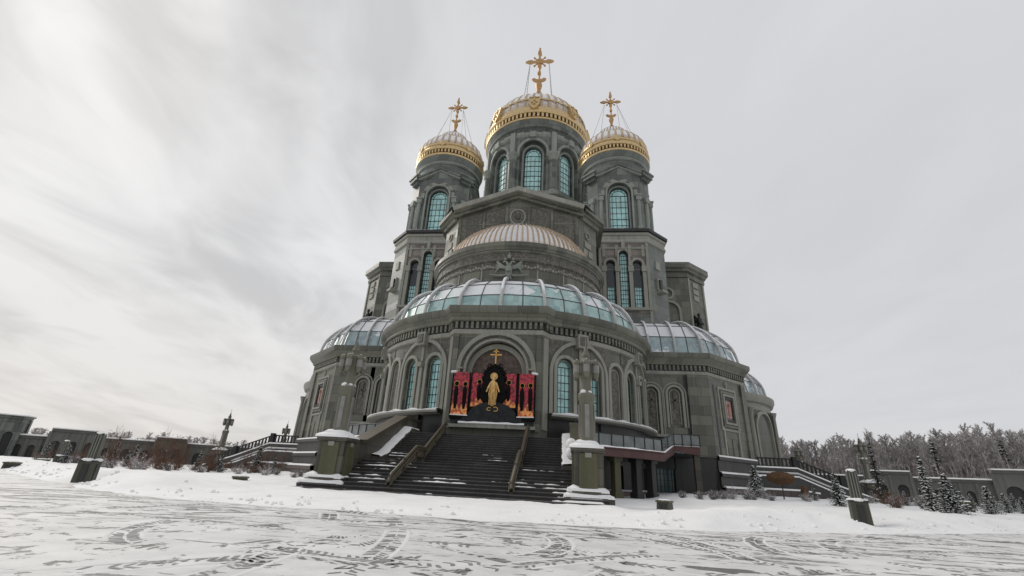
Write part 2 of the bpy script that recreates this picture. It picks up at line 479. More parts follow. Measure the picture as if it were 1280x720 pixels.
def pane_roof(name, plan, prof, parent, mats, rows, cols, ribs, rib_r, split=2):
    """glazed quarter-round roof: plan polyline, prof [(off,z)]; ribs = plan vertex indices"""
    mb = MB(); R = []
    for o, z in prof: R.append([(x, y, z) for x, y in offs(plan, o)])
    mb.grid(R, 0)
    o = mb.build(name, mats, parent, smooth=False)
    g = MB()
    for r in R[1:-1]:
        g.tube([Vector(p) + Vector((0, 0, .03)) for p in r], .055, 4, 0, False)
    for k in range(len(plan)):
        if k not in ribs: g.tube([Vector(r[k]) + Vector((0, 0, .03)) for r in R], .055, 4, 0, False)
    g.build('glazing_bars', ['bar_grey'], o, smooth=False)
    fine = 3
    for k in ribs:
        pts = []
        P = [offs(plan, oo + .22 * (1 if i < len(prof) - 1 else .3))[k] for i, (oo, z) in enumerate(prof)]
        cps = [Vector((P[i][0], P[i][1], prof[i][1] + .05 + .2 * i / len(prof))) for i in range(len(prof))]
        # smooth the arc
        for i in range(len(cps) - 1):
            p0 = cps[max(i - 1, 0)]; p1 = cps[i]; p2 = cps[i + 1]; p3 = cps[min(i + 2, len(cps) - 1)]
            for t in range(fine):
                t = t / fine
                pts.append(.5 * ((2 * p1) + (p2 - p0) * t + (2 * p0 - 5 * p1 + 4 * p2 - p3) * t * t + (3 * p1 - p0 - 3 * p2 + p3) * t ** 3))
        pts.append(cps[-1])
        b = MB(); b.tube(pts, rib_r, 8)
        inn = [p + Vector((0, 0, -.42)) * (1 - .3 * i / len(pts)) for i, p in enumerate(pts)]
        b.tube(inn, rib_r * .5, 5)
        for i in range(0, len(pts) - 1, 1):
            b.tube([inn[i], pts[i + 1]], rib_r * .3, 4, 0, False)
        b.build('rib', ['steel'], o)
    return o

# ---- front apse -------------------------------------------------
def front_apse():
    C = circ(0, -24, 14.5); r = 14.5
    U = lambda d: radians(d) * r
    BAY = [(-4.36, -37.83), (-3.75, -38.9), (3.75, -38.9), (4.36, -37.83)]
    plan = arc(0, -24, r, -104, -17.6, 3)[:-1] + BAY + arc(0, -24, r, 17.6, 104, 3)[1:]
    mb = MB()   # mats: stone, trim, dark, frieze, base
    wins = []; doors = []; panels = []
    for s in (-1, 1):
        for d in (23.4, 35.0, 55.2, 66.4): wins.append((U(s * d), 1.5, 6.0, 10.75, .55))
        for d in (45.4, 77): panels.append((U(s * d), 1.55, 6.0, 10.9, .16))
        for d in (22.5, 33): doors.append((U(s * d), 2.1, 3.45, 5.55, .8, 1))
        for d in (45, 57, 69): doors.append((U(s * d), 1.8, 0.0, 2.4, .9, 1))
    for a, b in ((-104, -17.6), (17.6, 104)):
        ops = [o for o in wins + panels if U(a) < o[0] < U(b)]
        wall(mb, C, U(a), U(b), 5.75, 12.4, ops, 0, 0, .8)
        wall(mb, C, U(a), U(b), -.5, 5.75, [o for o in doors if U(a) < o[0] < U(b) and o[2] < 1], -.12, 2, .8)
    # upper part of the base is cut by the glass entrance doors: set a second skin above the terrace
    for a, b in ((-104, -17.6), (17.6, 104)):
        wall(mb, C, U(a), U(b), 3.3, 5.7, [o for o in doors if U(a) < o[0] < U(b) and o[2] > 1], .06, 2, .8)
    # bay faces
    Fb = flat((-3.75, -38.9), (3.75, -38.9))
    wall(mb, Fb, 0, 7.5, 0, 12.4, [(3.75, 5.5, 4.75, 11.9, .9)], 0, 0)
    for p, q in ((BAY[0], BAY[1]), (BAY[2], BAY[3])):
        F = flat(p, q); wall(mb, F, 0, F.len, 0, 12.4, (), 0, 0)
        slab(mb, F, F.len * .2, F.len * .8, 4.6, 12.2, .0, .12, 1)
    wall(mb, Fb, .8, 6.7, 4.5, 12.1, (), -.9, 5)
    # pilaster strips on the bay
    for u in (.02, 7.1): slab(mb, Fb, u, u + .38, 4.4, 12.3, .0, .16, 0)
    # niche arches
    mould(mb, Fb, apath(3.75, 6.0, 4.75, 12.2), .36, 0, .3, 1)
    mould(mb, Fb, apath(3.75, 5.1, 4.75, 11.75), .2, -.5, .12, 1)
    mould(mb, Fb, apath(3.75, 4.3, 8.6, 11.2), .42, -.9, -.55, 1)
    for u in (.75, 6.75): mb.box(Fb(u, .16, 9.28), (.46, .4, .14), 0, 1)
    # wide arches over the window pairs, arched strips, spandrel reliefs
    for s in (-1, 1):
        for d in (29.2, 60.8):
            mould(mb, C, apath(U(s * d), 5.25, 6.0, 12.1, 24), .3, 0, .22, 1)
            slab(mb, C, U(s * d) - .18, U(s * d) + .18, 6.0, 9.8, -.02, .16, 1)
            mb.box(C(U(s * d), .2, 10.0), (.6, .5, .4), radians(s * d), 1)
            slab(mb, C, U(s * d) - .5, U(s * d) + .5, 11.75, 12.95, 0, .62, 1)
            slab(mb, C, U(s * d) - .3, U(s * d) + .3, 11.95, 12.75, .6, .7, 3)
            slab(mb, C, U(s * d) - .14, U(s * d) + .14, 10.35, 11.7, 0, .14, 1)
            for e in (-1, 1):
                uu = U(s * d) + e * 2.75
                mb.face([C(uu + e * .25, .05, 12.3), C(uu - e * 1.3, .05, 12.3), C(uu + e * .25, .05, 10.6)], 3)
        for d in (23.4, 35.0, 55.2, 66.4):
            mould(mb, C, apath(U(s * d), 1.5, 6.0, 10.75), .28, 0, .15, 1)
            mould(mb, C, apath(U(s * d), 1.3, 6.0, 10.6), .1, -.5, -.3, 1)
        for d in (45.4, 77):
            mould(mb, C, apath(U(s * d), 1.55, 6.0, 10.9), .3, 0, .2, 1)
    # cornice with dentils
    sweep(mb, plan, [(0, 12.2), (.22, 12.3), (.28, 12.62), (.1, 12.7), (.1, 13.4)], 1)
    sweep(mb, plan, [(.42, 13.4), (.5, 13.5), (.5, 13.72), (.72, 13.95), (.95, 14.3), (.95, 14.66), (-.6, 14.74)], 0)
    sweep(mb, plan, [(.1, 13.4), (.42, 13.4)], 0)
    sweep(mb, plan, [(.115, 12.74), (.115, 13.4)], 2)  # dark band paints the shade in the gaps between the dentils
    dentils(mb, plan, 12.78, 13.36, .12, .34, .46, .23, 0)
    # sill canopies round the flanks
    for s in (-1, 1):
        a0, a1 = (17.6, 84) if s > 0 else (-84, -17.6)
        P = arc(0, -24, r, a0, a1, 3)
        sweep(mb, P, [(0, 5.62), (.85, 5.66), (.95, 5.72), (.95, 5.88), (0, 5.97)], 1)
        sweep(mb, P, [(0, 0), (.35, 0), (.35, .45), (.1, .55)], 4)
    mb.box((0, -39.3, 4.6), (6.9, 1.1, .24), 0, 1)
    ap = mb.build('front_apse', ['apse_stone', 'trim', 'dark', 'frieze', 'base', 'niche'], CATH)
    for o in wins: window(C, o[0], 1.5, 6.0, 10.75, -.45, ap, rows=6)
    for o in panels:
        p = MB(); us = arch_us(o[0], 1.55)
        p.grid([[C(u, -.13, 6.0) for u in us], [C(u, -.13, arch_top(o[0], 1.55, 10.9, u)) for u in us]], 0)
        mould(p, C, apath(o[0], 1.05, 6.2, 10.5), .1, -.13, -.05, 1)
        p.build('relief_panel', ['frieze', 'trim'], ap)
    for o in doors:
        p = MB(); u = o[0]; w = o[1]
        slab(p, C, u - w / 2, u + w / 2, o[2], o[3], -.75, -.6, 0)
        for k in range(5): slab(p, C, u - w / 2 + w * k / 4 - .035, u - w / 2 + w * k / 4 + .035, o[2], o[3], -.6, -.54, 1)
        slab(p, C, u - w / 2, u + w / 2, o[2] + 1.6, o[2] + 1.68, -.6, -.53, 1)
        p.build('door', ['glass_dark', 'metal'], ap, smooth=False)
    # snow lying on the canopies
    for s in (-1, 1):
        p = MB(); n = 60; rows = [[], [], [], []]
        for k in range(n + 1):
            d = 18 + 65 * k / n
            h = .05 + .16 * max(0, mnoise.noise((d * .23, s * 3.1, 1)) + .35)
            for rw, (o, z) in zip(rows, ((.97, 5.85), (1.0, 5.88 + h * .6), (.7, 5.93 + h), (.02, 5.99 + h * .6))):
                rw.append(C(U(s * d), o, z))
        p.grid(rows, 0); p.build('snow', ['snow'], ap)
    # glazed quarter-round roof
    rp = []; ribs = []
    N = 13
    for k in range(-N, N + 1):
        d = k * 7.85
        rp.append((14.35 * sin(radians(d)), -24 - 14.35 * cos(radians(d))))
        if k % 2 == 0: ribs.append(k + N)
    prof = [(-4.35 * (1 - cos(t)), 14.7 + 4.45 * sin(t)) for t in [radians(q) for q in (0, 22, 45, 68, 90)]]
    pane_roof('glass_roof', rp, prof, CATH, ['roof_glass'], 4, 2, ribs, .165)
    return ap
M['niche'] = plain('brown_niche_mosaic', (.17, .125, .10, 1), .6, 0, var=.8)
APSE = front_apse()

# ---- icon panel in the niche ------------------------------------
def icon():
    F = flat((-3.75, -39.0), (3.75, -39.0)); A = lambda x, o, z: F(x + 3.75, o, z)
    base = MB()
    base.box((0, -39.4, 5.05), (6.6, .5, .5), 0, 0)
    base.box((0, -39.42, 4.76), (5.2, .9, .1), 0, 1)
    us = [-1.9 + 3.8 * k / 16 for k in range(17)]
    hz = [5.25 + 1.25 * sqrt(max(0, 1 - (u / 2.0) ** 2)) for u in us]
    base.grid([[A(u, .62, 5.0) for u in us], [A(u, .62, z) for u, z in zip(us, hz)], [A(u, .1, z) for u, z in zip(us, hz)]], 0)
    for s in (-1, 1):     # two horseshoe marks on the plinth
        mould(base, lambda u, o, z: A(u, o, z), [(s * .25 + .19 * cos(t), 5.95 + .15 * sin(t)) for t in [radians(q) for q in ((40, 90, 150, 200, 250, 310) if s < 0 else (140, 90, 30, -20, -70, -130))]], .045, .6, .66, 2)
    ic = base.build('icon_panel', ['icon_grey', 'trim', 'icon_gold'], CATH, smooth=False)
    # mandorla
    m = MB(); ring = [(.98 * cos(t) * (1 - .12 * sin(t)), 7.55 + 1.75 * sin(t)) for t in [2 * pi * k / 24 for k in range(24)]]
    m.face([A(x, .55, z) for x, z in ring], 0)
    m.grid([[A(x, .55, z) for x, z in ring], [A(x, .1, z) for x, z in ring]], 0, True)
    for k in range(9):
        t = radians(15 + 150 * k / 8); m.ball(A(.92 * cos(t), .35, 8.1 + 1.35 * sin(t)), .17, 1.3, 8, 0)
    for s in (-1, 1):
        m.tube([A(s * .2, .4, 9.3), A(s * .45, .4, 9.65), A(s * .62, .4, 9.5), A(s * .5, .4, 9.35)], [.07, .06, .05, .03], 6, 0)
        for q in range(5): m.tube([A(s * .5, .35, 8.9 - .25 * q), A(s * (.95 + .05 * q), .35, 9.15 - .3 * q)], [.13, .02], 5, 0)
        for z in (6.5, 7.1): m.tube([A(s * .7, .5, z), A(s * 1.1, .5, z + .5), A(s * 1.05, .5, z + .9)], [.12, .1, .04], 6, 0)
    m.build('dark_mandorla', ['black'], ic)
    # gilded robed figure, one body
    g = MB()
    g.lathe(0, 0, [(.02, 6.15), (.2, 6.2), (.26, 6.5), (.24, 7.0), (.29, 7.4), (.33, 7.85), (.27, 8.12), (.11, 8.24), (.1, 8.3), (.17, 8.42), (.19, 8.58), (.13, 8.72), (.02, 8.78)], 14, 0)
    for i, p in enumerate(g.v): g.v[i] = (p[0] * .74 + .05 * sin(p[2] * 3), -39.68 + p[1] * .5, p[2])
    for s in (-1, 1):
        g.tube([(s * .2, -39.72, 8.02), (s * .38, -39.8, 7.62), (s * .52, -39.86, 7.25)], [.09, .075, .05], 8, 0)
        g.tube([(s * .2, -39.7, 7.9), (s * .3, -39.74, 7.2), (s * .26, -39.72, 6.6)], [.05, .07, .02], 6, 0)
        for k in range(4): g.tube([(s * (.05 + .06 * k), -39.85, 7.6 - .1 * k), (s * (.04 + .08 * k), -39.84, 6.25)], .025, 4, 0)
    ring = [(.30 * cos(t), 8.55 + .30 * sin(t)) for t in [2 * pi * k / 20 for k in range(20)]]
    mould(g, A, ring, .045, .58, .64, 0, True)
    g.face([A(x * .98, .585, z) for x, z in ring], 0)
    for k in range(4): g.tube([(0, -39.84, 7.75), ((-.16, -.06, .06, .16)[k], -39.86, 6.9), ((-.2, -.04, .1, .22)[k], -39.84, 6.3)], [.03, .035, .02], 5, 0)
    g.build('gilded_figure', ['icon_gold_pale'], ic)
    c = MB()
    c.box((0, -39.3, 10.15), (.09, .1, 1.5), 0, 0); c.box((0, -39.3, 10.42), (.95, .1, .09), 0, 0)
    c.box((0, -39.3, 10.72), (.42, .1, .08), 0, 0)
    c.build('cross', ['icon_gold'], ic)
    # four red enamel wings with dark haloed saints over flames
    def wing(x0, x1, z0, z1, o0, o1, nf, snow):
        w = MB(); G = flat((x0, -39.0 - o0), (x1, -39.0 - o1)); l = G.len
        up = [(0, z1), (l * .25, z1 + .12), (l * .5, z1 + .05), (l * .75, z1 + .12), (l, z1)]
        w.face([G(0, 0, z0), G(l, 0, z0)] + [G(u, 0, z) for u, z in up[::-1]], 0)
        w.grid([[G(0, .0, z0), G(0, 0, z1)], [G(0, -.3, z0), G(0, -.3, z1)]], 2)
        w.grid([[G(l, .0, z0), G(l, 0, z1)], [G(l, -.3, z0), G(l, -.3, z1)]], 2)
        w.grid([[G(u, 0, z) for u, z in up], [G(u, -.3, z) for u, z in up]], 0)
        # flames
        n = 9; ten = lambda k: (k / (n - 1) if x0 < 0 else 1 - k / (n - 1)); fz = [z0 + (z1 - z0) * ((.16 + .20 * abs(sin(k * 2.4 + x0))) if nf == 2 else (.12 + .34 * ten(k) + .07 * (k % 2))) for k in range(n)]
        w.grid([[G(l * k / (n - 1), .02, z0 + .22) for k in range(n)], [G(l * k / (n - 1), .03, z) for k, z in enumerate(fz)]], 1)
        for k in range(nf):
            u = l * (k + .5) / nf; hh = z1 - .62 - .25 * (nf - 1)
            w.tube([G(u, .03, z0 + .75), G(u, .06, z0 + 1.2), G(u, .08, hh - .5), G(u, .08, hh - .2)], [.09, .15, .17, .06], 8, 2)
            w.ball(G(u, .12, hh), .13, 1.25, 8, 2)
            ring = [(u + .21 * cos(t), hh + .21 * sin(t)) for t in [2 * pi * q / 16 for q in range(16)]]
            mould(w, G, ring, .03, .0, .04, 4, True)
            w.face([G(a, .012, b) for a, b in ring], 2)
        for u in (.0, l): slab(w, G, u - .05, u + .05, z0, z1 + .1, -.1, .07, 2)
        slab(w, G, 0, l, z0 - .05, z0 + .22, -.2, .12, 2)
        if snow:
            slab(w, G, 0, l, z0 + .22, z0 + .3, .0, .16, 3)
            e = 0 if x0 < 0 else l
            w.ball(G(e, 0, z1 + .05), .26, .45, 8, 3); w.ball(G(e * .8 + l * .1, 0, z1 + .1), .2, .4, 8, 3)
        return w.build('enamel_wing', ['red', 'flame', 'black', 'snow', 'icon_gold'], ic)
    wing(-3.35, -2.0, 5.15, 8.75, .75, .45, 2, True)
    wing(-1.88, -.55, 5.9, 8.75, .42, .3, 1, False)
    wing(.55, 1.88, 5.9, 8.75, .3, .42, 1, False)
    wing(2.0, 3.35, 5.15, 8.75, .45, .75, 2, True)
    s = MB(); rows = [[], [], []]
    for k in range(31):
        x = -2.6 + 5.2 * k / 30; h = .10 + .08 * mnoise.noise((x * 1.3, 2, 0))
        for rw, (y, z) in zip(rows, ((-39.9, 4.8), (-39.85, 4.83 + h), (-39.5, 4.84 + h))): rw.append((x, y, z))
    s.grid(rows, 0); s.build('snow', ['snow'], ic)
icon()

# ---- upper apse: drum, half dome, eagle --------------------------
def upper_apse():
    C = circ(0, -24, 10); a = radians(88)
    mb = MB()
    P = arc(0, -24, 10, -90, 90, 3)
    sweep(mb, P, [(.25, 18.6), (.25, 19.15), (.08, 19.25), (0, 19.3), (0, 20.9)], 0)
    sweep(mb, P, [(0, 20.9), (.07, 20.95), (.07, 21.35), (0, 21.45), (0, 21.7), (.2, 21.8), (.2, 22.05), (.08, 22.12), (.08, 22.75)], 3)
    sweep(mb, P, [(.08, 22.75), (.28, 22.85), (.3, 23.0), (.42, 23.1), (.42, 23.22), (.62, 23.4), (.62, 23.85), (-.9, 24.0)], 0)
    for k in range(-5, 6):
        d = k * 17
        slab(mb, C, radians(d) * 10 - .07, radians(d) * 10 + .07, 19.3, 21.6, 0, .05, 1)
    for k in range(-46, 47):   # wavy garland
        d = k * 1.9; mb.ball(C(radians(d) * 10, .04, 21.15 + .09 * sin(k * 1.6)), .17, .8, 6, 1)
    ua = mb.build('upper_apse', ['apse_stone', 'trim', 'dark', 'frieze'], CATH)
    # half dome with standing seams, snow between the gold ribs
    d = MB(); n = 46; R = 9.25; k = .66
    prof = [(R * cos(t), 24.0 + R * k * sin(t)) for t in [radians(q) for q in (0, 4, 12, 22, 34, 46, 58, 70, 80, 88)]]
    for i in range(n):
        a0 = -pi / 2 + pi * i / n; a1 = -pi / 2 + pi * (i + 1) / n; am = (a0 + a1) / 2
        mm = lambda f: a0 + (a1 - a0) * f
        rows = []
        for r, z in prof:
            rows.append([(r * q * sin(mm(f)), -24 - r * q * cos(mm(f)), z + e) for f, q, e in ((0, 1, 0), (.30, .992, -.02), (.7, .992, -.02), (.76, 1.012, .1), (.94, 1.012, .1), (1, 1, 0))])
        i0 = len(d.f); d.grid(rows, 0)
        for j in range(i0, len(d.f)):
            if (j - i0) % 5 in (2, 3, 4): d.m[j] = 1
    sweep(d, arc(0, -24, 9.28, -90, 90, 3), [(.0, 23.95), (.12, 24.0), (.12, 24.25), (0, 24.32)], 1)
    d.build('half_dome', ['gold_snow', 'gold_snow2'], ua)
    # double-headed eagle relief
    e = MB(); F = lambda x, o, z: C(x, o, z)
    def plate(poly, o0, o1, mi=0):
        e.face([F(x, o1, z) for x, z in poly], mi)
        e.grid([[F(x, o0, z) for x, z in poly], [F(x, o1, z) for x, z in poly]], mi, True)
    e.lathe(0, 0, [(.05, 19.9), (.22, 20.0), (.34, 20.4), (.36, 20.8), (.2, 21.3), (.1, 21.4)], 10)
    for i, p in enumerate(e.v): e.v[i] = F(p[0], .3 + p[1] * -.6, p[2])
    for s in (-1, 1):
        e.tube([F(s * .12, .35, 21.2), F(s * .25, .4, 21.55), F(s * .45, .42, 21.6), F(s * .62, .4, 21.48)], [.12, .11, .1, .04], 6)
        for j in range(6):
            t = radians(118 - 30 * j)
            e.tube([F(s * .3, .2, 20.9), F(s * (.8 + .12 * j * .3), .35, 21.2 - .05 * j), F(s * (.85 + .55 * cos(t * .5)), .25, 20.9 + .85 * sin(t))], [.16, .13, .05], 5)
        e.tube([F(s * .2, .3, 20.2), F(s * .5, .4, 20.0), F(s * 1.2, .35, 20.05), F(s * 1.95, .3, 20.25)], [.1, .09, .08, .05], 5)
        e.tube([F(s * .1, .3, 20.0), F(s * .3, .3, 19.6)], [.14, .05], 5)
        e.ball(F(s * .38, .4, 21.85), .13, 1.1, 6)
    e.tube([F(0, .35, 19.95), F(0, .3, 19.55)], [.2, .1], 6)
    e.ball(F(0, .4, 22.15), .22, 1.2, 8); e.box(F(0, .4, 22.5), (.1, .1, .25))
    plate([(-.25, 20.4), (.25, 20.4), (.25, 20.95), (-.25, 20.95)], .3, .72)
    e.build('eagle_relief', ['green_trim'], ua)
M['gold_snow2'] = plain('gold_seam', (.56, .44, .32, 1), .55, .4, snow=.74, var=.4)
M['icon_rose'] = plain('rose_mosaic', (.36, .18, .15, 1), .6, 0)
upper_apse()

# ---- front gable arm ----------------------------------------------
def gable_arm():
    mb = MB(); P = [(-9.7, -12), (-9.7, -25.2), (-7.4, -28.4), (7.4, -28.4), (9.7, -25.2), (9.7, -12)]
    for a, b in zip(P, P[1:]):
        F = flat(a, b); wall(mb, F, 0, F.len, 14.5, 30.7, (), 0, 0, 3)
    Fg = flat((-7.4, -28.4), (7.4, -28.4)); G = lambda x, o, z: Fg(x + 7.4, o, z)
    mb.face([G(-7.4, 0, 30.7), G(7.4, 0, 30.7), G(0, 0, 33.5)], 0)
    rake = [(-7.95, 30.42), (0, 33.2), (7.95, 30.42)]
    mould(mb, G, rake, .42, -.2, .45, 0); mould(mb, G, [(x, z + .42) for x, z in rake], .3, -.2, .7, 0)
    mould(mb, G, [(x, z + .72) for x, z in rake], .6, -.2, 1.05, 1)
    for Q in (P[:3], P[3:]):
        sweep(mb, Q, [(0, 30.3), (.3, 30.35), (.42, 30.75), (.7, 30.85), (.75, 31.1), (1.05, 31.15), (1.05, 31.72), (-.5, 31.85)], 0)
    # lisenes
    for x in (-7.15, -4.2, -1.4, 1.4, 4.2, 7.15):
        slab(mb, G, x - .16, x + .16, 24.5, 30.1 + (7.4 - abs(x)) * .35, 0, .16, 0)
    slab(mb, G, -7.3, 7.3, 29.5, 29.68, 0, .1, 0)
    for s in (-1, 1):
        Q = flat(P[3], P[4]) if s > 0 else flat(P[1], P[2])
        ln = Q.len; cu = ln * .48
        mould(mb, Q, [(cu + .5 * cos(t), 28.7 + .5 * sin(t)) for t in [2 * pi * k / 16 for k in range(16)]], .12, 0, .14, 1, True)
        for (du, z, w, h) in ((0, 27.0, 1.3, .75), (-.55, 25.9, .85, .8), (.55, 25.9, .85, .8)):
            slab(mb, Q, cu + du - w / 2, cu + du + w / 2, z, z + h, 0, .12, 1)
    # roof
    for s in (-1, 1):
        mb.face([(0, -29.4, 34.5), (0, -8, 34.5), (s * 10.6, -8, 31.75), (s * 10.6, -25.5, 31.75), (s * 8.3, -29.4, 31.6)], 2)
    ga = mb.build('gable_arm', ['stone', 'trim', 'dark', 'frieze'], CATH)
    for x0, x1 in ((-6.9, -4.45), (-3.95, -1.65), (1.65, 3.95), (4.45, 6.9)):
        p = MB(); h0 = 30.0 + (7.4 - abs(x0)) * .36; h1 = 30.0 + (7.4 - abs(x1)) * .36
        p.face([G(x0, .07, 25), G(x1, .07, 25), G(x1, .07, min(h1, 31.9)), G(x0, .07, min(h0, 31.9))], 0)
        p.grid([[G(x, .07, z) for x, z in ((x0, 25), (x0, h0), (x1, h1), (x1, 25))], [G(x, 0, z) for x, z in ((x0, 25), (x0, h0), (x1, h1), (x1, 25))]], 0)
        p.build('relief_panel', ['frieze'], ga, smooth=False)
    m = MB(); ring = [(1.0 * cos(t), 30.6 + 1.15 * sin(t)) for t in [2 * pi * k / 24 for k in range(24)]]
    m.face([G(x, .12, z) for x, z in ring], 0); mould(m, G, ring, .16, 0, .2, 1, True)
    m.ball(G(0, .1, 30.7), .4, 1.3, 8, 0)
    m.build('medallion', ['frieze', 'trim'], ga)
gable_arm()

# ---- nave core and side arms ----------------------------------------
def nave():
    mb = MB()
    mb.prism([(-17.6, -17.6), (17.6, -17.6), (17.6, 17.6), (-17.6, 17.6)], 0, 31.2, 0)
    O = [(11.8 * sin(pi / 8 + k * pi / 4), -11.8 * cos(pi / 8 + k * pi / 4)) for k in range(8)]
    mb.prism(O, 31, 46.6, 1)
    sweep(mb, O, [(0, 45.9), (.4, 46.0), (.5, 46.6), (.2, 46.8), (-2.3, 47.2)], 2, True)
    nv = mb.build('nave', ['stone', 'green', 'green_trim'], CATH)
nave()

def side_arm(sx):
    P = [(17, -9.7), (24.8, -9.7), (28.2, -6.5), (28.2, 8), (24.8, 11.2), (17, 11.2)]
    if sx < 0: P = [(-x, y) for x, y in P][::-1]
    mb = MB()
    for a, b in zip(P, P[1:]):
        F = flat(a, b); wall(mb, F, 0, F.len, 0, 31.9, (), 0, 0, 4)
    sweep(mb, P, [(0, 31.0), (.18, 31.05), (.25, 31.5), (.1, 31.55), (.1, 31.9), (.45, 32.0), (.5, 32.3), (.85, 32.5), (.85, 33.35), (-1.2, 33.5)], 0)
    mb.face([(x, y, 33.45) for x, y in P], 2)
    a = P[0] if sx > 0 else P[-2]; b = P[1] if sx > 0 else P[-1]
    F = flat(a, b); u = F.len * .60 if sx > 0 else F.len * .40
    mould(mb, F, apath(u, 2.9, 16, 26.8), .35, 0, .3, 1)
    mould(mb, F, [(u + 1.0 * cos(t), 28.3 + 1.0 * sin(t)) for t in [2 * pi * k / 20 for k in range(20)]], .3, 0, .25, 1, True)
    e = u - 1.75 if sx > 0 else u + 1.75
    slab(mb, F, e - .3, e + .3, 16, 25.2, 0, .45, 1); mb.box(F(e, .35, 25.5), (.9, .9, .6), 0, 1)
    c = P[1] if sx > 0 else P[3]; d = P[2] if sx > 0 else P[4]
    Q = flat(c, d) if sx > 0 else flat(P[3], P[4])
    for z in (27.6, 28.7, 29.8): slab(mb, Q, Q.len * .3, Q.len * .6, z, z + .8, 0, .14, 1)
    slab(mb, Q, .12, .5, 16, 31, 0, .14, 1); slab(mb, Q, Q.len - .5, Q.len - .12, 16, 31, 0, .14, 1)
    sa = mb.build('side_arm', ['stone', 'trim', 'dark', 'frieze'], CATH)
    # winged guardian statue standing on the corner
    g = MB(); px, py = (26.2, -9.0)
    g.lathe(0, 0, [(.02, 22.4), (.5, 22.45), (.42, 23.4), (.36, 24.2), (.42, 24.9), (.2, 25.3), (.13, 25.4), (.22, 25.6), (.22, 25.85), (.03, 26.05)], 10)
    for s in (-1, 1):
        g.tube([(s * .35, .1, 24.9), (s * .75, .3, 25.3), (s * .7, .35, 24.2), (s * .5, .3, 23.2)], [.14, .3, .26, .06], 6)
        g.tube([(s * .38, -.1, 24.8), (s * .5, -.3, 24.2), (s * .15, -.5, 24.1)], [.14, .11, .08], 6)
    g.box((0, 0, 22.2), (1.3, 1.1, .5), 0)
    o = g.build('statue', ['metal'], sa); o.location = (sx * px, py, -.6); o.rotation_euler = (0, 0, sx * radians(45))
for s in (1, -1): side_arm(s)

# ---- corner towers -----------------------------------------------------
def cross(mb, z, k, mi=0):
    """gilded cross with crescent; z = height of the crossbar"""
    def plate(poly, t=.26):
        t *= k; n = len(poly)
        mb.face([(x * k, -t, z + q * k) for x, q in poly], mi); mb.face([(x * k, t, z + q * k) for x, q in poly[::-1]], mi)
        mb.grid([[(x * k, -t, z + q * k) for x, q in poly], [(x * k, t, z + q * k) for x, q in poly]], mi, True)
    for rot in range(4):
        c, s = (1, 0, -1, 0)[rot], (0, 1, 0, -1)[rot]
        ln = (3.45, 4.1, 3.45, 2.6)[rot]
        arm = [(.4, -.24), (ln * .45, -.2), (ln * .56, -.5), (ln * .78, -.38), (ln, 0), (ln * .78, .38), (ln * .56, .5), (ln * .45, .2), (.4, .24)]
        plate([(x * c - y * s, x * s + y * c) for x, y in arm])
    plate([(.85 * cos(t), .85 * sin(t)) for t in [2 * pi * q / 8 + pi / 8 for q in range(8)]], .34)
    for a in (45, 135, 225, 315):
        a = radians(a); mb.tube([(k * .9 * cos(a), 0, z + k * .9 * sin(a)), (k * 1.75 * cos(a), 0, z + k * 1.75 * sin(a))], .16 * k, 6, mi)
        mb.ball((k * 1.8 * cos(a), 0, z + k * 1.8 * sin(a)), .28 * k, 1, 8, mi)
    mb.ball((0, 0, z + k * 4.25), .3 * k, 1, 8, mi)
    mb.tube([(0, 0, z - k * 2), (0, 0, z - k * 7)], [.26 * k, .24 * k], 8, mi)
    mb.box((0, 0, z - k * 3.7), (.8 * k, .6 * k, .7 * k), 0, mi)
    cr = [(1.75 * cos(radians(t)), -5.3 + 1.15 * sin(radians(t))) for t in range(190, 351, 20)] + [(1.15 * cos(radians(t)), -5.05 + .6 * sin(radians(t))) for t in range(345, 194, -25)]
    plate(cr, .2)
    mb.lathe(0, 0, [(.01, z - k * 6.1), (.5 * k, z - k * 6.6), (.8 * k, z - k * 7.4), (.65 * k, z - k * 8.2), (.4 * k, z - k * 8.7), (.5 * k, z - k * 8.9), (.35 * k, z - k * 9.3), (.6 * k, z - k * 10.2), (1.0 * k, z - k * 10.8)], 14, mi)

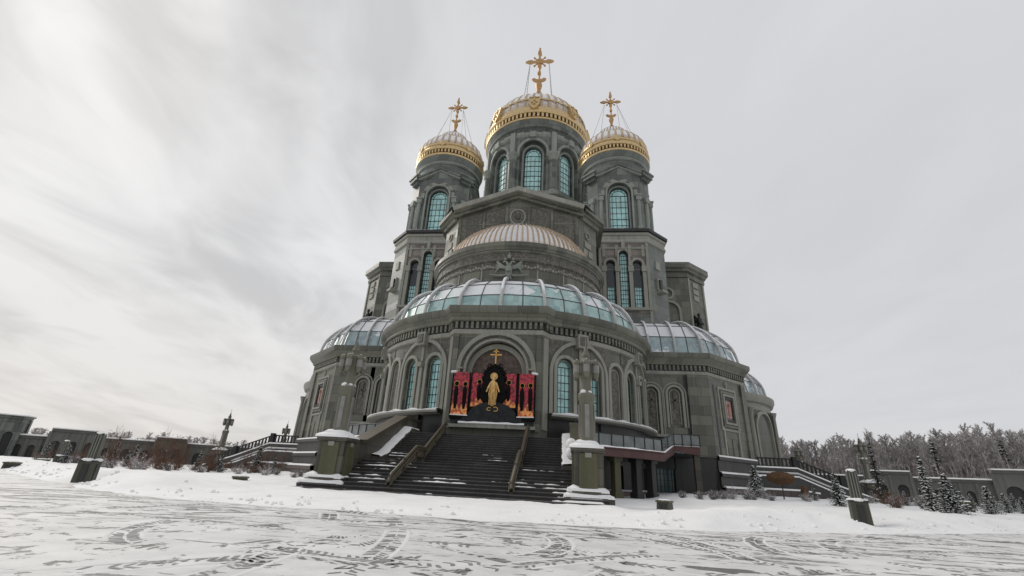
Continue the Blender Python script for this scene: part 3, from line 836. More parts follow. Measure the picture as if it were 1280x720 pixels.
def tower():
    root_parent = CATH
    # square shaft with chamfered corners and three tall windows on the front
    S = [(-6.2, 4), (-6.2, -2.55), (-3.4, -5.35), (3.4, -5.35), (6.2, -2.55), (6.2, 4)]
    mb = MB()
    ops = [(3.4, 1.25, 22.4, 30.75, .55), (1.6, 1.25, 22.4, 29.3, .55), (5.2, 1.25, 22.4, 29.3, .55)]
    for i, (a, b) in enumerate(zip(S, S[1:])):
        F = flat(a, b)
        wall(mb, F, 0, F.len, 13.5, 32.3, ops if i == 2 else (), 0, 0 if i == 2 else 3, 2)
    F = flat(S[2], S[3])
    for uc, w, zs, zt, d in ops:
        mould(mb, F, apath(uc, w, 28.2 if zt < 30 else 28.4, zt), .3, 0, .22, 1)
    for u in (.72, 2.5, 4.3, 6.08):
        slab(mb, F, u - .24, u + .24, 22.2, 27.5, 0, .2, 1); slab(mb, F, u - .36, u + .36, 27.5, 28.3, 0, .34, 1)
        slab(mb, F, u - .2, u + .2, 29.8, 31.6, 0, .16, 1)
    slab(mb, F, 0, 6.8, 21.9, 22.25, 0, .42, 1)
    for u in (.2, 6.6): slab(mb, F, u - .18, u + .18, 14, 31.9, 0, .2, 1)
    slab(mb, F, .3, 6.5, 20.0, 21.4, 0, .14, 3); slab(mb, F, .3, 6.5, 31.0, 31.25, 0, .18, 1)
    slab(mb, F, 3.15, 3.65, 30.9, 32.2, 0, .35, 1)
    for i in (1, 3):
        Q = flat(S[i], S[i + 1]); slab(mb, Q, Q.len * .35, Q.len * .6, 28.4, 29.6, 0, .15, 1); slab(mb, Q, Q.len * .36, Q.len * .62, 25.3, 27.0, 0, .22, 1); slab(mb, Q, Q.len * .42, Q.len * .56, 25.5, 26.8, .2, .45, 2)
        mb.box(Q(Q.len * .5, .3, 25), (1.2, 1.2, .3), radians(45), 1)
    sweep(mb, S, [(0, 31.9), (.22, 32.0), (.25, 32.3), (.12, 32.4), (.12, 33.1), (.3, 33.15), (.32, 33.5), (.1, 33.6)], 1)
    sweep(mb, S, [(.1, 33.6), (.55, 33.62), (.6, 34.0), (.35, 34.25), (-2.5, 34.75)], 2)
    sh = mb.build('tower_shaft', ['shaft', 'trim', 'dark', 'green'], root_parent); sh.location = (T, -T, 0)
    for uc, w, zs, zt, d in ops: window(F, uc, w, zs, zt, -.5, sh, rows=12 if zt > 30 else 10, bar=.045)
    for uc in (1.6, 5.2):       # dark upper casements of the outer lights
        p = MB(); us = arch_us(uc, 1.0); 
        p.grid([[F(u, -.38, 25.4) for u in us], [F(u, -.38, arch_top(uc, 1.0, 29.15, u)) for u in us]], 0)
        slab(p, F, uc - .55, uc + .55, 28.0, 28.06, -.37, -.34, 1)
        p.build('dark_casement', ['glass_dark', 'trim'], sh, smooth=False)
    # belfry drum
    D = MB(); I, H = 4.6, 3.15
    P = []
    for k in range(4):
        c, s = (1, 0, -1, 0)[k], (0, 1, 0, -1)[k]
        for x, y in ((-H, -I), (H, -I)): P.append((x * c - y * s, x * s + y * c))
    for k in range(4):
        a, b = P[2 * k], P[2 * k + 1]; c2 = P[(2 * k + 2) % 8]
        F = flat(a, b); Q = flat(b, c2); rot = k * pi / 2
        wall(D, F, 0, 2 * H, 34.3, 44.0, [(H, 3.5, 34.7, 42.75, .6)], 0, 0)
        wall(D, F, .8, 2 * H - .8, 34.5, 43, [(H, 2.8, 34.8, 42.3, .5)], -.6, 0)
        D.face([F(0, 0, 44), F(2 * H, 0, 44), F(H, 0, 45.6)], 0)
        wall(D, Q, 0, Q.len, 34.3, 44.2, (), 0, 0)
        mould(D, F, apath(H, 3.5, 34.7, 42.75), .28, 0, .14, 1)
        mould(D, F, apath(H, 2.8, 34.8, 42.3), .18, -.6, -.42, 1)
        mould(D, F, apath(H, 4.3, 40.4, 43.0), .5, 0, .1, 2)
        for t in (20, 55, 90, 125, 160):
            t = radians(t); D.box(F(H + 2.42 * cos(t), .12, 40.85 + 2.4 * sin(t)), (.5, .16, .34), rot, 0)
        mould(D, F, [(-.15, 43.72), (H, 45.35), (2 * H + .15, 43.72)], .3, -.2, .4, 1)
        mould(D, F, [(-.2, 44.02), (H, 45.67), (2 * H + .2, 44.02)], .26, -.3, .62, 0)
        for u in (.42, 2 * H - .42):
            D.tube([F(u, .18, 34.6), F(u, .18, 39.4)], .26, 8, 1); D.box(F(u, .16, 39.75), (.75, .7, .7), rot, 1); D.box(F(u, .2, 40.25), (.9, .85, .22), rot, 1)
            D.box(F(u, .16, 34.75), (.7, .66, .5), rot, 1)
        D.tube([Q(Q.len / 2, .1, 34.6), Q(Q.len / 2, .1, 39.4)], .3, 8, 1)
        D.box(Q(Q.len / 2, .1, 39.75), (1.0, .7, .8), rot + pi / 4, 1)
        D.box(Q(Q.len / 2, .1, 43.5), (1.7, .7, .5), rot + pi / 4, 0); D.box(Q(Q.len / 2, .25, 44.05), (2.3, 1.1, .6), rot + pi / 4, 0); D.box(Q(Q.len / 2, .3, 44.5), (2.7, 1.3, .3), rot + pi / 4, 0)
    D.lathe(0, 0, [(4.75, 43.2), (4.9, 44.4), (5.0, 45.6), (5.05, 46.5), (5.3, 46.6), (5.32, 46.9)], 40, 0)
    D.lathe(0, 0, [(5.32, 46.9), (5.36, 47.05), (5.1, 47.12)], 40, 1)
    D.lathe(0, 0, [(5.1, 47.12), (5.25, 47.5), (5.55, 47.85), (5.65, 48.12)], 40, 0)
    dr = D.build('belfry_drum', ['green', 'green_trim', 'trim'], root_parent); dr.location = (T, -T, 0)
    w0 = window(flat(P[0], P[1]), H, 2.8, 34.8, 42.3, -1.0, dr, rows=6, bar=.06)
    for k in (1, 3):
        w = w0.copy(); COL.objects.link(w); w.parent = dr; w.rotation_euler = (0, 0, k * pi / 2)
    # small gilded dome
    G = MB()
    G.lathe(0, 0, [(5.65, 48.1), (5.85, 48.15), (5.9, 48.45), (5.72, 48.62), (5.6, 48.66)], 48, 0)
    G.lathe(0, 0, [(5.55, 48.66), (5.55, 49.3)], 48, 1)
    G.lathe(0, 0, [(5.6, 49.28), (5.86, 49.36), (5.95, 49.65), (5.84, 49.95), (5.66, 50.05), (5.66, 50.2), (5.82, 50.3), (5.82, 50.62), (5.66, 50.75)], 48, 0)
    for k in range(64):
        a = 2 * pi * k / 64; G.box((5.68 * sin(a), -5.68 * cos(a), 48.98), (.28, .26, .56), a, 0)
    for k in range(72):
        a = 2 * pi * k / 72; G.ball((5.72 * sin(a), -5.72 * cos(a), 50.13), .11, 1, 6, 0)
    for k in range(8):
        a = 2 * pi * k / 8; G.lathe(0, 0, [(.001, 0), (.5, 0), (.55, .12), (.4, .2), (.3, .14), (.001, .2)], 12, 0)
        n = 6 * 12
        for i in range(len(G.v) - n, len(G.v)):
            x, y, z = G.v[i]; X_, Z_, Y_ = x, y, -5.78 - z
            G.v[i] = (X_ * cos(a) - Y_ * sin(a), X_ * sin(a) + Y_ * cos(a), 50.45 + Z_)
    dm = G.build('dome', ['gold', 'gold_dark', 'gold_snow2'], CATH); dm.location = (T, -T, 0); dm.scale = (.975, .975, 1)
    S2 = MB()
    prof = [(5.66, 50.72), (5.62, 51.3), (5.35, 52.15), (4.75, 52.95), (3.95, 53.5), (3.2, 53.8), (2.85, 53.85), (2.85, 54.05), (2.82, 54.8), (2.45, 55.7), (1.75, 56.4), (.9, 56.85), (.4, 57.2)]
    n = 32
    for i in range(n):
        a0 = 2 * pi * i / n; a1 = 2 * pi * (i + 1) / n; rows = []
        for r, z in prof: rows.append([(r * q * sin(a0 + (a1 - a0) * f), -r * q * cos(a0 + (a1 - a0) * f), z + e) for f, q, e in ((0, 1, 0), (.35, .99, -.02), (.62, .99, -.02), (.7, 1.015, .04), (.93, 1.015, .04), (1, 1, 0))])
        i0 = len(S2.f); S2.grid(rows, 0)
        for j in range(i0, len(S2.f)):
            if (j - i0) % 5 in (2, 3, 4): S2.m[j] = 1
    S2.build('ribbed_cap', ['gold_snow', 'gold_snow2'], dm)
    cr = MB(); cross(cr, 63.45, .54); cr.build('cross', ['cross_gold'], dm)
    ch = MB()
    for a in (35, 80, 145, 215, 280, 325):
        a = radians(a); s = 1 if sin(a) > 0 else -1
        ch.tube([(s * 1.1, 0, 62.9), (4.0 * sin(a), -4.0 * cos(a), 53.4)], .035, 4)
    ch.build('stay_chain', ['steel'], dm)
    c = copy_tree(sh, CATH); c.location = (-T, -T, 0)
    c = copy_tree(dr, CATH); c.location = (-T, -T, 0)
    c = copy_tree(dm, CATH); c.location = (-T, -T, 0)
tower()

# ---- central drum and great dome ---------------------------------------
def great_dome():
    C = circ(0, 0, 9.6); mb = MB(); full = 2 * pi * 9.6
    ops = [(radians(45 * k) * 9.6, 5.0, 47.3, 59.1, .8) for k in range(-4, 4)]
    wall(mb, C, -radians(202.5) * 9.6, radians(157.5) * 9.6, 46.8, 60.2, ops, 0, 0, .8)
    for k in range(-4, 4):
        u = radians(45 * k) * 9.6; d = radians(45 * k); e = radians(45 * k + 22.5)
        wall(mb, C, u - 2.7, u + 2.7, 47, 59.3, [(u, 3.7, 47.4, 58.2, .6)], -.8, 0, .5)
        mould(mb, C, apath(u, 5.0, 55.5, 59.1), .5, 0, .28, 1); mould(mb, C, apath(u, 3.7, 47.3, 58.2), .3, -.8, -.55, 1)
        mb.box(C(u, .3, 60.1), (1.2, .8, 1.3), d, 1)
        x, y = 9.75 * sin(e), -9.75 * cos(e)
        mb.tube([(x, y, 46.9), (x, y, 54.6)], .82, 12, 0)
        mb.tube([(x, y, 47.0), (x, y, 48.0)], .98, 12, 1)
        mb.lathe(x, y, [(.82, 54.5), (1.0, 54.7), (.88, 54.9), (1.05, 55.6), (1.25, 55.9), (1.25, 56.2), (.9, 56.3)], 12, 1)
        mb.box((9.85 * sin(e), -9.85 * cos(e), 58.6), (.95, .8, 5.0), e, 1)
        for q in (-1, 1): mb.box((9.7 * sin(e + q * .14), -9.7 * cos(e + q * .14), 60.75), (1.5, .5, .5), e + q * .14, 1)
    mb.lathe(0, 0, [(9.6, 60.0), (9.85, 60.2), (9.95, 60.5), (9.75, 60.6), (9.75, 61.0)], 64, 1)
    mb.lathe(0, 0, [(9.75, 61.0), (9.75, 62.1)], 64, 2)
    mb.lathe(0, 0, [(9.75, 62.1), (10.0, 62.2), (10.05, 62.5), (10.2, 62.7), (10.35, 63.1), (10.55, 63.5)], 64, 0)
    dr = mb.build('central_drum', ['drum_stone', 'green_trim', 'green_relief'], CATH)
    for k in range(-2, 3):
        window(C, radians(45 * k) * 9.6, 3.7, 47.4, 58.2, -1.3, dr, rows=8, bar=.08, fr=.16)
    G = MB()
    G.lathe(0, 0, [(10.95, 63.45), (11.15, 63.5), (11.2, 63.8), (11.0, 64.0), (10.8, 64.03)], 72, 0)
    G.lathe(0, 0, [(10.72, 64.03), (10.72, 65.0)], 72, 1)
    G.lathe(0, 0, [(10.8, 64.98), (11.15, 65.05), (11.35, 65.4), (11.25, 65.85), (10.95, 66.0), (10.95, 66.15), (11.05, 66.3), (11.0, 66.6), (10.85, 66.7)], 72, 0)
    for k in range(80):
        a = 2 * pi * k / 80; G.box((10.9 * sin(a), -10.9 * cos(a), 64.5), (.44, .42, .9), a, 0)
    dm = G.build('great_dome', ['gold', 'gold_dark'], CATH); dm.scale = (.957, .957, 1)
    S = MB(); R = 10.8; kk = .86; prof = [(R * cos(t) ** .95, 66.5 + R * kk * sin(t)) for t in [radians(q) for q in (0, 8, 16, 24, 32, 40, 50, 60, 70, 80, 87)]]
    n = 40
    for i in range(n):
        a0 = 2 * pi * i / n; a1 = 2 * pi * (i + 1) / n; rows = []
        for r, z in prof: rows.append([(r * q * sin(a0 + (a1 - a0) * f), -r * q * cos(a0 + (a1 - a0) * f), z + e) for f, q, e in ((0, 1, 0), (.4, .99, -.02), (.6, .99, -.02), (.68, 1.012, .05), (.94, 1.012, .05), (1, 1, 0))])
        i0 = len(S.f); S.grid(rows, 0)
        for j in range(i0, len(S.f)):
            if (j - i0) % 5 in (2, 3, 4): S.m[j] = 1
    S.lathe(0, 0, [(10.75, 68.6), (10.85, 68.75), (10.75, 69.0), (10.45, 69.05)], 64, 2)
    S.build('ribbed_shell', ['gold_snow', 'gold_snow2', 'gold'], dm)
    for k in range(-2, 3):
        a = radians(45 * k); s = MB()
        poly = [(-1.1, 69.0), (-1.15, 67.4), (-.9, 66.4), (-.45, 65.8), (0, 65.45), (.45, 65.8), (.9, 66.4), (1.15, 67.4), (1.1, 69.0), (.55, 68.8), (0, 69.1), (-.55, 68.8)]
        fo = lambda x, o, z: ((x) * cos(a) + (11.32 + o - max(0, z - 66.6) * .22) * sin(a), x * sin(a) - (11.32 + o - max(0, z - 66.6) * .22) * cos(a), z)
        s.face([fo(x, .22, z) for x, z in poly], 0)
        s.grid([[fo(x, .22, z) for x, z in poly], [fo(x, -.5, z) for x, z in poly]], 0, True)
        mould(s, fo, poly[::-1], -.2, .2, .36, 0, True)
        for x, z in ((0, 67.9), (-.45, 67.4), (.45, 67.4), (0, 66.9), (0, 68.4)): s.ball(fo(x, .25, z), .24, 1.1, 8, 0)
        s.build('shield', ['gold'], dm)
    cr = MB(); cross(cr, 90.7, 1.0); cr.tube([(0, 0, 74.5), (0, 0, 81)], [1.8, .7], 14); cr.build('cross', ['cross_gold'], dm)
    ch = MB()
    for a in (55, 125, 235, 305):
        a = radians(a); s = 1 if sin(a) > 0 else -1
        ch.tube([(s * 2.3, 0, 90.3), (4.6 * sin(a) * .9, -4.6 * cos(a) * .9, 75.0)], .06, 4)
        for t in range(1, 18):
            f = t / 18; p = Vector((s * 2.3, 0, 90.3)).lerp(Vector((4.6 * sin(a) * .9, -4.6 * cos(a) * .9, 75.0)), f)
            ch.box(p, (.16, .16, .5))
    ch.build('stay_chain', ['steel'], dm)
M['green_relief'] = stone('green_relief', (.06, .07, .062, 1), (.115, .13, .115, 1), 0, relief=2.4)
great_dome()

# ---- corner blocks with relief panels, icon and glazed roof -----------------
def corner_block(sx):
    P = [(12.5, -25.0), (21.2, -25.0), (26.9, -19.7), (26.9, -11.5)]
    mirror = lambda L_: [(-x, y) for x, y in L_][::-1] if sx < 0 else L_
    def face(i):
        a, b = P[i], P[i + 1]
        if sx > 0: f = flat(a, b); return f, f.len
        f = flat((-b[0], b[1]), (-a[0], a[1])); l = f.len
        g = lambda u, o, z: f(l - u, o, z); return g, l
    Q = mirror(P); mb = MB()
    F, l = face(0); D, ld = face(1); E, le = face(2)
    pan = [(15.2 - 12.5, 1.45, 6.0, 10.95, .22), (17.65 - 12.5, 1.45, 6.7, 10.95, .22)]
    wall(mb, F, 0, l, 5.8, 12.5, pan, 0, 0); wall(mb, F, 0, l, -.5, 5.8, [(17.65 - 12.5, 1.2, 3.9, 5.6, .5, 1), (16.2 - 12.5, 1.9, .3, 2.6, .6, 1)], 0, 2)
    wall(mb, D, 0, ld, -.5, 12.5, (), 0, 0); wall(mb, E, 0, le, -.5, 12.5, (), 0, 0)
    for uc, w, zs, zt, d in pan: mould(mb, F, apath(uc, w, zs, zt), .24, 0, .18, 1); mould(mb, F, apath(uc, w + .75, zs, zt + .38), .14, 0, .12, 1)
    slab(mb, F, 18.72 - 12.5, 19.0 - 12.5, 4, 12.3, 0, .05, 2); slab(mb, F, 19.05 - 12.5, 20.15 - 12.5, 3.9, 12.35, 0, .35, 0)
    slab(mb, F, 20.2 - 12.5, 21.3 - 12.5, 3.9, 12.35, 0, .12, 0); slab(mb, D, -.05, .75, 3.9, 12.35, 0, .12, 0)
    slab(mb, D, .95, 1.25, 4, 11.5, 0, .05, 2); slab(mb, D, ld - .9, ld, 3.9, 12.35, 0, .2, 0)
    slab(mb, F, 13.4 - 12.5, 19 - 12.5, 5.7, 5.95, 0, .6, 1)
    uc = 3.75
    for w, h, z, o, m_ in ((3.3, 4.2, 7.0, .10, 1), (2.5, 3.4, 7.4, .18, 0), (1.9, 2.8, 7.7, .26, 1), (1.4, 2.2, 8.0, .14, 2)):
        pth = [(uc - w / 2, z), (uc - w / 2, z + h), (uc + w / 2, z + h), (uc + w / 2, z)]
        mould(mb, D, pth, .22, 0, o, m_, True)
    slab(mb, D, uc - .1, uc + .1, 11.5, 12.2, 0, .12, 1); slab(mb, D, uc - .32, uc + .32, 11.8, 11.98, 0, .12, 1)
    for k in range(3): slab(mb, D, uc - 1.2 + k * 1.1, uc - 1.05 + k * 1.1, 4.2, 5.6 + (k % 2) * .4, 0, .03, 2)
    slab(mb, D, uc - 1.6, uc - 1.35, 4.1, 7.2, 0, .1, 1); slab(mb, D, uc + 1.35, uc + 1.6, 4.1, 7.2, 0, .1, 1)
    # plinth
    sweep(mb, Q[1:] if sx > 0 else Q[:-1], [(.05, 4.2), (.35, 4.05), (.4, 3.75), (.18, 3.6), (.18, 2.5), (.5, 2.45), (.5, 2.15), (.3, 2.1), (.3, 1.2)], 5)
    sweep(mb, Q[1:] if sx > 0 else Q[:-1], [(.3, 1.2), (.75, 1.1), (.75, .75), (.6, .7), (.6, -.3)], 4)
    # cornice
    sweep(mb, Q, [(0, 12.25), (.2, 12.35), (.26, 12.65), (.1, 12.7), (.1, 13.35)], 1)
    sweep(mb, Q, [(.1, 13.35), (.4, 13.36), (.48, 13.6), (.72, 13.85), (.95, 14.2), (.95, 14.62), (-.5, 14.7)], 0)
    sweep(mb, Q, [(.115, 12.72), (.115, 13.35)], 2)  # gap shade behind the dentils, put in as a dark band
    dentils(mb, Q, 12.76, 13.32, .12, .32, .46, .23, 0)
    mb.prism(mirror([(12.5, -24.9), (21, -24.9), (26.7, -19.6), (26.7, -11), (12.5, -11)]), 12, 14.5, 0)
    bl = mb.build('corner_block', ['stone', 'trim', 'dark', 'frieze', 'base', 'dark_wall'], CATH)
    for uc2, w, zs, zt, d in pan:
        p = MB(); us = arch_us(uc2, w)
        p.grid([[F(u, -.16, zs) for u in us], [F(u, -.16, arch_top(uc2, w, zt, u)) for u in us]], 0)
        mould(p, F, apath(uc2, .95, zs + .3, zt - .3), .09, -.16, -.06, 1)
        slab(p, F, uc2 - .1, uc2 + .1, zs + 2, zt - .6, -.16, -.04, 0); slab(p, F, uc2 - .38, uc2 + .38, zt - 1.5, zt - 1.3, -.16, -.04, 0)
        p.build('relief_panel', ['frieze', 'trim'], bl)
    p = MB(); slab(p, F, 17.65 - 12.5 - .6, 17.65 - 12.5 + .6, 3.9, 5.6, -.5, -.4, 0)
    for k in range(4): slab(p, F, 17.65 - 12.5 - .6 + k * .4 - .03, 17.65 - 12.5 - .6 + k * .4 + .03, 3.9, 5.6, -.4, -.34, 1)
    p.build('window', ['glass', 'metal'], bl, smooth=False)
    p = MB(); slab(p, F, 16.2 - 12.5 - .95, 16.2 - 12.5 + .95, .3, 2.6, -.6, -.5, 0)
    for k in range(6): slab(p, F, 16.2 - 12.5 - .95 + k * .38 - .03, 16.2 - 12.5 - .95 + k * .38 + .03, .3, 2.6, -.5, -.44, 1)
    for z in (.9, 1.5, 2.1): slab(p, F, 16.2 - 12.5 - .95, 16.2 - 12.5 + .95, z, z + .05, -.5, -.45, 1)
    p.build('window', ['glass_dim', 'metal'], bl, smooth=False)
    p = MB(); slab(p, D, uc - .5, uc + .5, 8.2, 10.0, 0, .06, 0); slab(p, D, uc - .16, uc + .16, 8.35, 9.45, .06, .12, 1); p.ball(D(uc, .12, 9.62), .16, 1.2, 8, 1)
    p.build('saint_mosaic', ['icon_pink', 'icon_rose'], bl)
    # snow on the plinth ledges
    p = MB()
    for o, z in ((.37, 4.02), (.48, 2.44), (.76, 1.1)):
        q = offs(Q[1:] if sx > 0 else Q[:-1], o - .02); q2 = offs(Q[1:] if sx > 0 else Q[:-1], o - .3); q3 = offs(Q[1:] if sx > 0 else Q[:-1], o + .02)
        p.grid([[(x, y, z) for x, y in q3], [(x, y, z + .12) for x, y in q], [(x, y, z + .2) for x, y in q2]], 0)
    p.build('snow', ['snow'], bl)
    # roof
    plan = []
    def sub(a, b, n): return [(a[0] + (b[0] - a[0]) * k / n, a[1] + (b[1] - a[1]) * k / n) for k in range(n)]
    G = offs(P, -.25)
    plan = sub(G[0], G[1], 6) + sub(G[1], G[2], 4) + sub(G[2], G[3], 6) + [G[3]]
    ribs = [2, 4, 6, 8, 10, 13]
    if sx < 0:
        n = len(plan); plan = [(-x, y) for x, y in plan][::-1]; ribs = [n - 1 - k for k in ribs]
    prof = [(-5.3 * (1 - cos(t)), 14.7 + 5.1 * sin(t)) for t in [radians(q) for q in (0, 25, 50, 72, 90)]]
    ro = pane_roof('glass_roof', plan, prof, bl.parent, ['roof_glass_side'], 4, 2, ribs, .15)
    lid = MB(); top = offs(plan, -5.3); lid.face([(x, y, 19.85) for x, y in top] + [(sx * 12, top[-1][1] if sx > 0 else top[0][1], 19.85)], 0)
    lid.tube([(x, y, 19.85) for x, y in top], .14, 6, 0)
    lid.build('roof_ridge', ['steel'], ro, smooth=False)
for s in (1, -1): corner_block(s)

# ---- side apses -----------------------------------------------------------
def side_apse(sx):
    r = 12.9; P = arc(0, 0, r, -95, 95, 4); mb = MB()
    sweep(mb, P, [(.5, -.4), (.5, 1), (.25, 1.1), (.25, 3.6), (.4, 3.7), (.4, 3.95), (.0, 4.1), (0, 11.0)], 0)
    sweep(mb, P, [(0, 11.0), (.2, 11.1), (.25, 11.4), (.1, 11.45), (.1, 12.0), (.5, 12.1), (.8, 12.7), (.8, 13.1), (-.5, 13.2)], 1)
    C = circ(0, 0, r)
    for d in range(-75, 90, 30):
        mould(mb, C, apath(radians(d) * r, 4.2, 4.2, 10.7), .35, 0, .3, 1)
        slab(mb, C, radians(d + 15) * r - .4, radians(d + 15) * r + .4, 4, 11, 0, .45, 0)
        x, y = 13.3 * sin(radians(d + 15)), -13.3 * cos(radians(d + 15))
        mb.lathe(x, y, [(.35, 4), (.3, 10.4), (.55, 11.2)], 10, 1)
    wins = [(radians(d) * r, 1.4) for d in range(-75, 90, 30)]
    ap = mb.build('side_apse', ['stone', 'trim', 'dark'], CATH)
    for u, w in wins[:6]:
        if abs(u) < 10: window(C, u, w, 5.2, 9.6, .06, ap, rows=5)
    rp = [((r - .2) * sin(radians(k * 8)), -(r - .2) * cos(radians(k * 8))) for k in range(-12, 13)]
    prof = [(-4.3 * (1 - cos(t)), 13.2 + 4.4 * sin(t)) for t in [radians(q) for q in (0, 25, 50, 72, 90)]]
    ro = pane_roof('glass_roof', rp, prof, CATH, ['roof_glass_side'], 4, 2, list(range(0, 25, 2)), .17)
    for o in (ap, ro): o.location = (sx * 23.9, 0, 0); o.rotation_euler = (0, 0, sx * pi / 2)
for s in (1, -1): side_apse(s)

# ------------------------------------------------------------------ front stairs
def staircase():
    st = tag(empty('staircase', (0, -47, 0)), 'broad dark granite stairs with two bronze handrails and patches of snow before the icon niche', 'staircase')
    inv = Matrix.Translation((0, 47, 0))
    def fin(o): o.data.transform(inv); return o
    lv = []      # (y front, z top)
    for k in range(10): lv.append((-53.0 + .48 * k, .165 * (k + 1)))
    for k in range(13): lv.append((-46.6 + .35 * k, 1.65 + .1615 * (k + 1)))
    mb = MB()
    for i, (y, z) in enumerate(lv):
        yb = lv[i + 1][0] if i + 1 < len(lv) else -38.2
        w = 7.75 - .12 * i if i < 4 else 6.1
        z0 = lv[i - 1][1] if i else -.3
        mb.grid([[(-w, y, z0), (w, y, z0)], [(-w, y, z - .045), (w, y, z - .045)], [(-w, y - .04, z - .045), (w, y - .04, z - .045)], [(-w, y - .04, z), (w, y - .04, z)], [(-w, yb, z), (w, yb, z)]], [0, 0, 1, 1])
        if i < 4:
            for s in (-1, 1): mb.face([(s * w, y, -.3), (s * w, y, z), (s * w, -49.6, z), (s * w, -49.6, -.3)], 0)
    for s in (-1, 1):
        mb.face([(s * 6.1, lv[4][0], 0)] + [p for i in range(4, len(lv)) for p in ((s * 6.1, lv[i][0], lv[i][1]), (s * 6.1, lv[i + 1][0] if i + 1 < len(lv) else -38.2, lv[i][1]))] + [(s * 6.1, -38.2, 0)], 0)
    fin(mb.build('steps', ['step_granite', 'step_nosing'], st, smooth=False))
    zy = lambda y: max([z for yy, z in lv if yy <= y] or [0])
    # handrails
    for s in (-1, 1):
        x = s * 3.06; h = MB()
        pr = [(-52.1, .1), (-48.2, 1.62), (-46.7, 1.62), (-42.1, 3.72)]
        tp = [(-52.2, .55), (-51.9, .95), (-48.2, 2.5), (-46.5, 2.5), (-42.0, 4.55), (-41.6, 4.55)]
        h.tube([(x, y, z) for y, z in tp], .085, 8, 0)
        for dx in (-.11, .11): h.tube([(x + dx, y, z - .13) for y, z in tp], .045, 6, 0)
        low = [(-52.0, .42), (-48.2, 1.95), (-46.5, 1.95), (-42.0, 4.0)]
        h.tube([(x, y, z) for y, z in low], .06, 6, 0)
        F = lambda y, o, z: (x + o, y, z)
        for (y0, z0), (y1, z1) in zip(low, low[1:]):
            n = max(2, int((y1 - y0) / .16))
            for k in range(n + 1):
                y = y0 + (y1 - y0) * k / n; z = z0 + (z1 - z0) * k / n
                h.tube([(x, y, z), (x, y, z + .52)], .03, 4, 0, False)
        for y, z in ((-52.0, .0), (-50.2, .9), (-48.2, 1.6), (-46.6, 1.6), (-44.3, 2.6), (-42.0, 3.7)):
            h.box((x, y, z + .42), (.16, .16, .95), 0, 0)
        fin(h.build('handrail', ['bronze'], st))
    # parapets with a stepped inner ledge
    for s in (-1, 1):
        p = MB(); prof = [(-49.3, 2.65), (-48.6, 2.7), (-41.9, 4.9), (-38.0, 5.0)]
        for x0, x1, dz in ((6.1, 6.85, 0),):
            for (ya, za), (yb, zb) in zip(prof, prof[1:]):
                for x in (x0, x1): p.face([(s * x, ya, 0), (s * x, yb, 0), (s * x, yb, zb), (s * x, ya, za)], 0)
                p.face([(s * x0, ya, za), (s * x1, ya, za), (s * x1, yb, zb), (s * x0, yb, zb)], 0)
                p.face([(s * (x0 - .08), ya, za + .02), (s * (x1 + .08), ya, za + .02), (s * (x1 + .08), yb, zb + .02), (s * (x0 - .08), yb, zb + .02)], 1)
                for x in (x0 - .08, x1 + .08): p.face([(s * x, ya, za + .02), (s * x, yb, zb + .02), (s * x, yb, zb - .16), (s * x, ya, za - .16)], 1)
            p.face([(s * x0, -49.3, 0), (s * x1, -49.3, 0), (s * x1, -49.3, 2.65), (s * x0, -49.3, 2.65)], 0)
        led = [(-47.4, 1.85), (-46.4, 2.05), (-42.0, 4.05), (-40, 4.05)]
        for (ya, za), (yb, zb) in zip(led, led[1:]):
            p.face([(s * 5.45, ya, za), (s * 6.1, ya, za), (s * 6.1, yb, zb), (s * 5.45, yb, zb)], 0)
            p.face([(s * 5.45, ya, za), (s * 5.45, yb, zb), (s * 5.45, yb, 0), (s * 5.45, ya, 0)], 0)
        p.face([(s * 5.45, -47.4, 0), (s * 6.1, -47.4, 0), (s * 6.1, -47.4, 1.85), (s * 5.45, -47.4, 1.85)], 0)
        fin(p.build('parapet', ['parapet', 'bronze'], st, smooth=False))
        q = MB(); rows = [[], [], []]
        for k in range(40):
            t = k / 39; y = -47.4 + 7.2 * t; z = 1.85 + (.2 if t > .14 else .2 * t / .14) + max(0, (min(y, -42) + 46.4)) * .4545
            h = .09 + .06 * mnoise.noise((y * 1.1, s, 0))
            jx = .10 * mnoise.noise((y * 1.7, s * 3, 4)) + .06 * mnoise.noise((y * 5, s, 8))
            for rw, (x, zz) in zip(rows, ((5.5 + jx, z + .01), (5.6 + jx, z + h), (6.09, z + h * 1.6))): rw.append((s * x, y, zz))
        q.grid(rows, 0)
        if s > 0:
            for k in range(3): q.ball((6.05 + .06 * sin(k * 2.1), -48.9 + .05 * k, 2.5 + .22 * k), .36 - .02 * k, 1.1, 9)
        fin(q.build('snow', ['snow'], st))
    # snow left on the treads: thin irregular strips against the risers
    sn = MB()
    for i, (y, z) in enumerate(lv):
        yb = lv[i + 1][0] if i + 1 < len(lv) else y + .4
        w = 6.0 if i > 3 else 7.4
        n = 180; run = []
        for k in range(n + 1):
            x = -w + 2 * w * k / n
            v = mnoise.noise((x * .30, y * .8, 3.3)) + .30 * mnoise.noise((x * 1.7, y * 1.9, 9)) + .2 * mnoise.noise((x * 5, y * 3, 2))
            v += .55 * math.exp(-((x + 4.3) / 1.1) ** 2) * (1.0 if 2 <= i <= 7 else .0) + .42 * math.exp(-((x + 1.6) / 1.8) ** 2) * (1 if 3 <= i <= 7 else 0)
            v += .25 * math.exp(-((x - 3.3) / .5) ** 2) * (1 if i < 9 else 0) + (.32 if i < 3 and x > 5 else 0)
            v -= .012 * max(0, i - 8)
            h = (v - .235) * .15
            run.append((x, min(h, .075)))
        seg = []
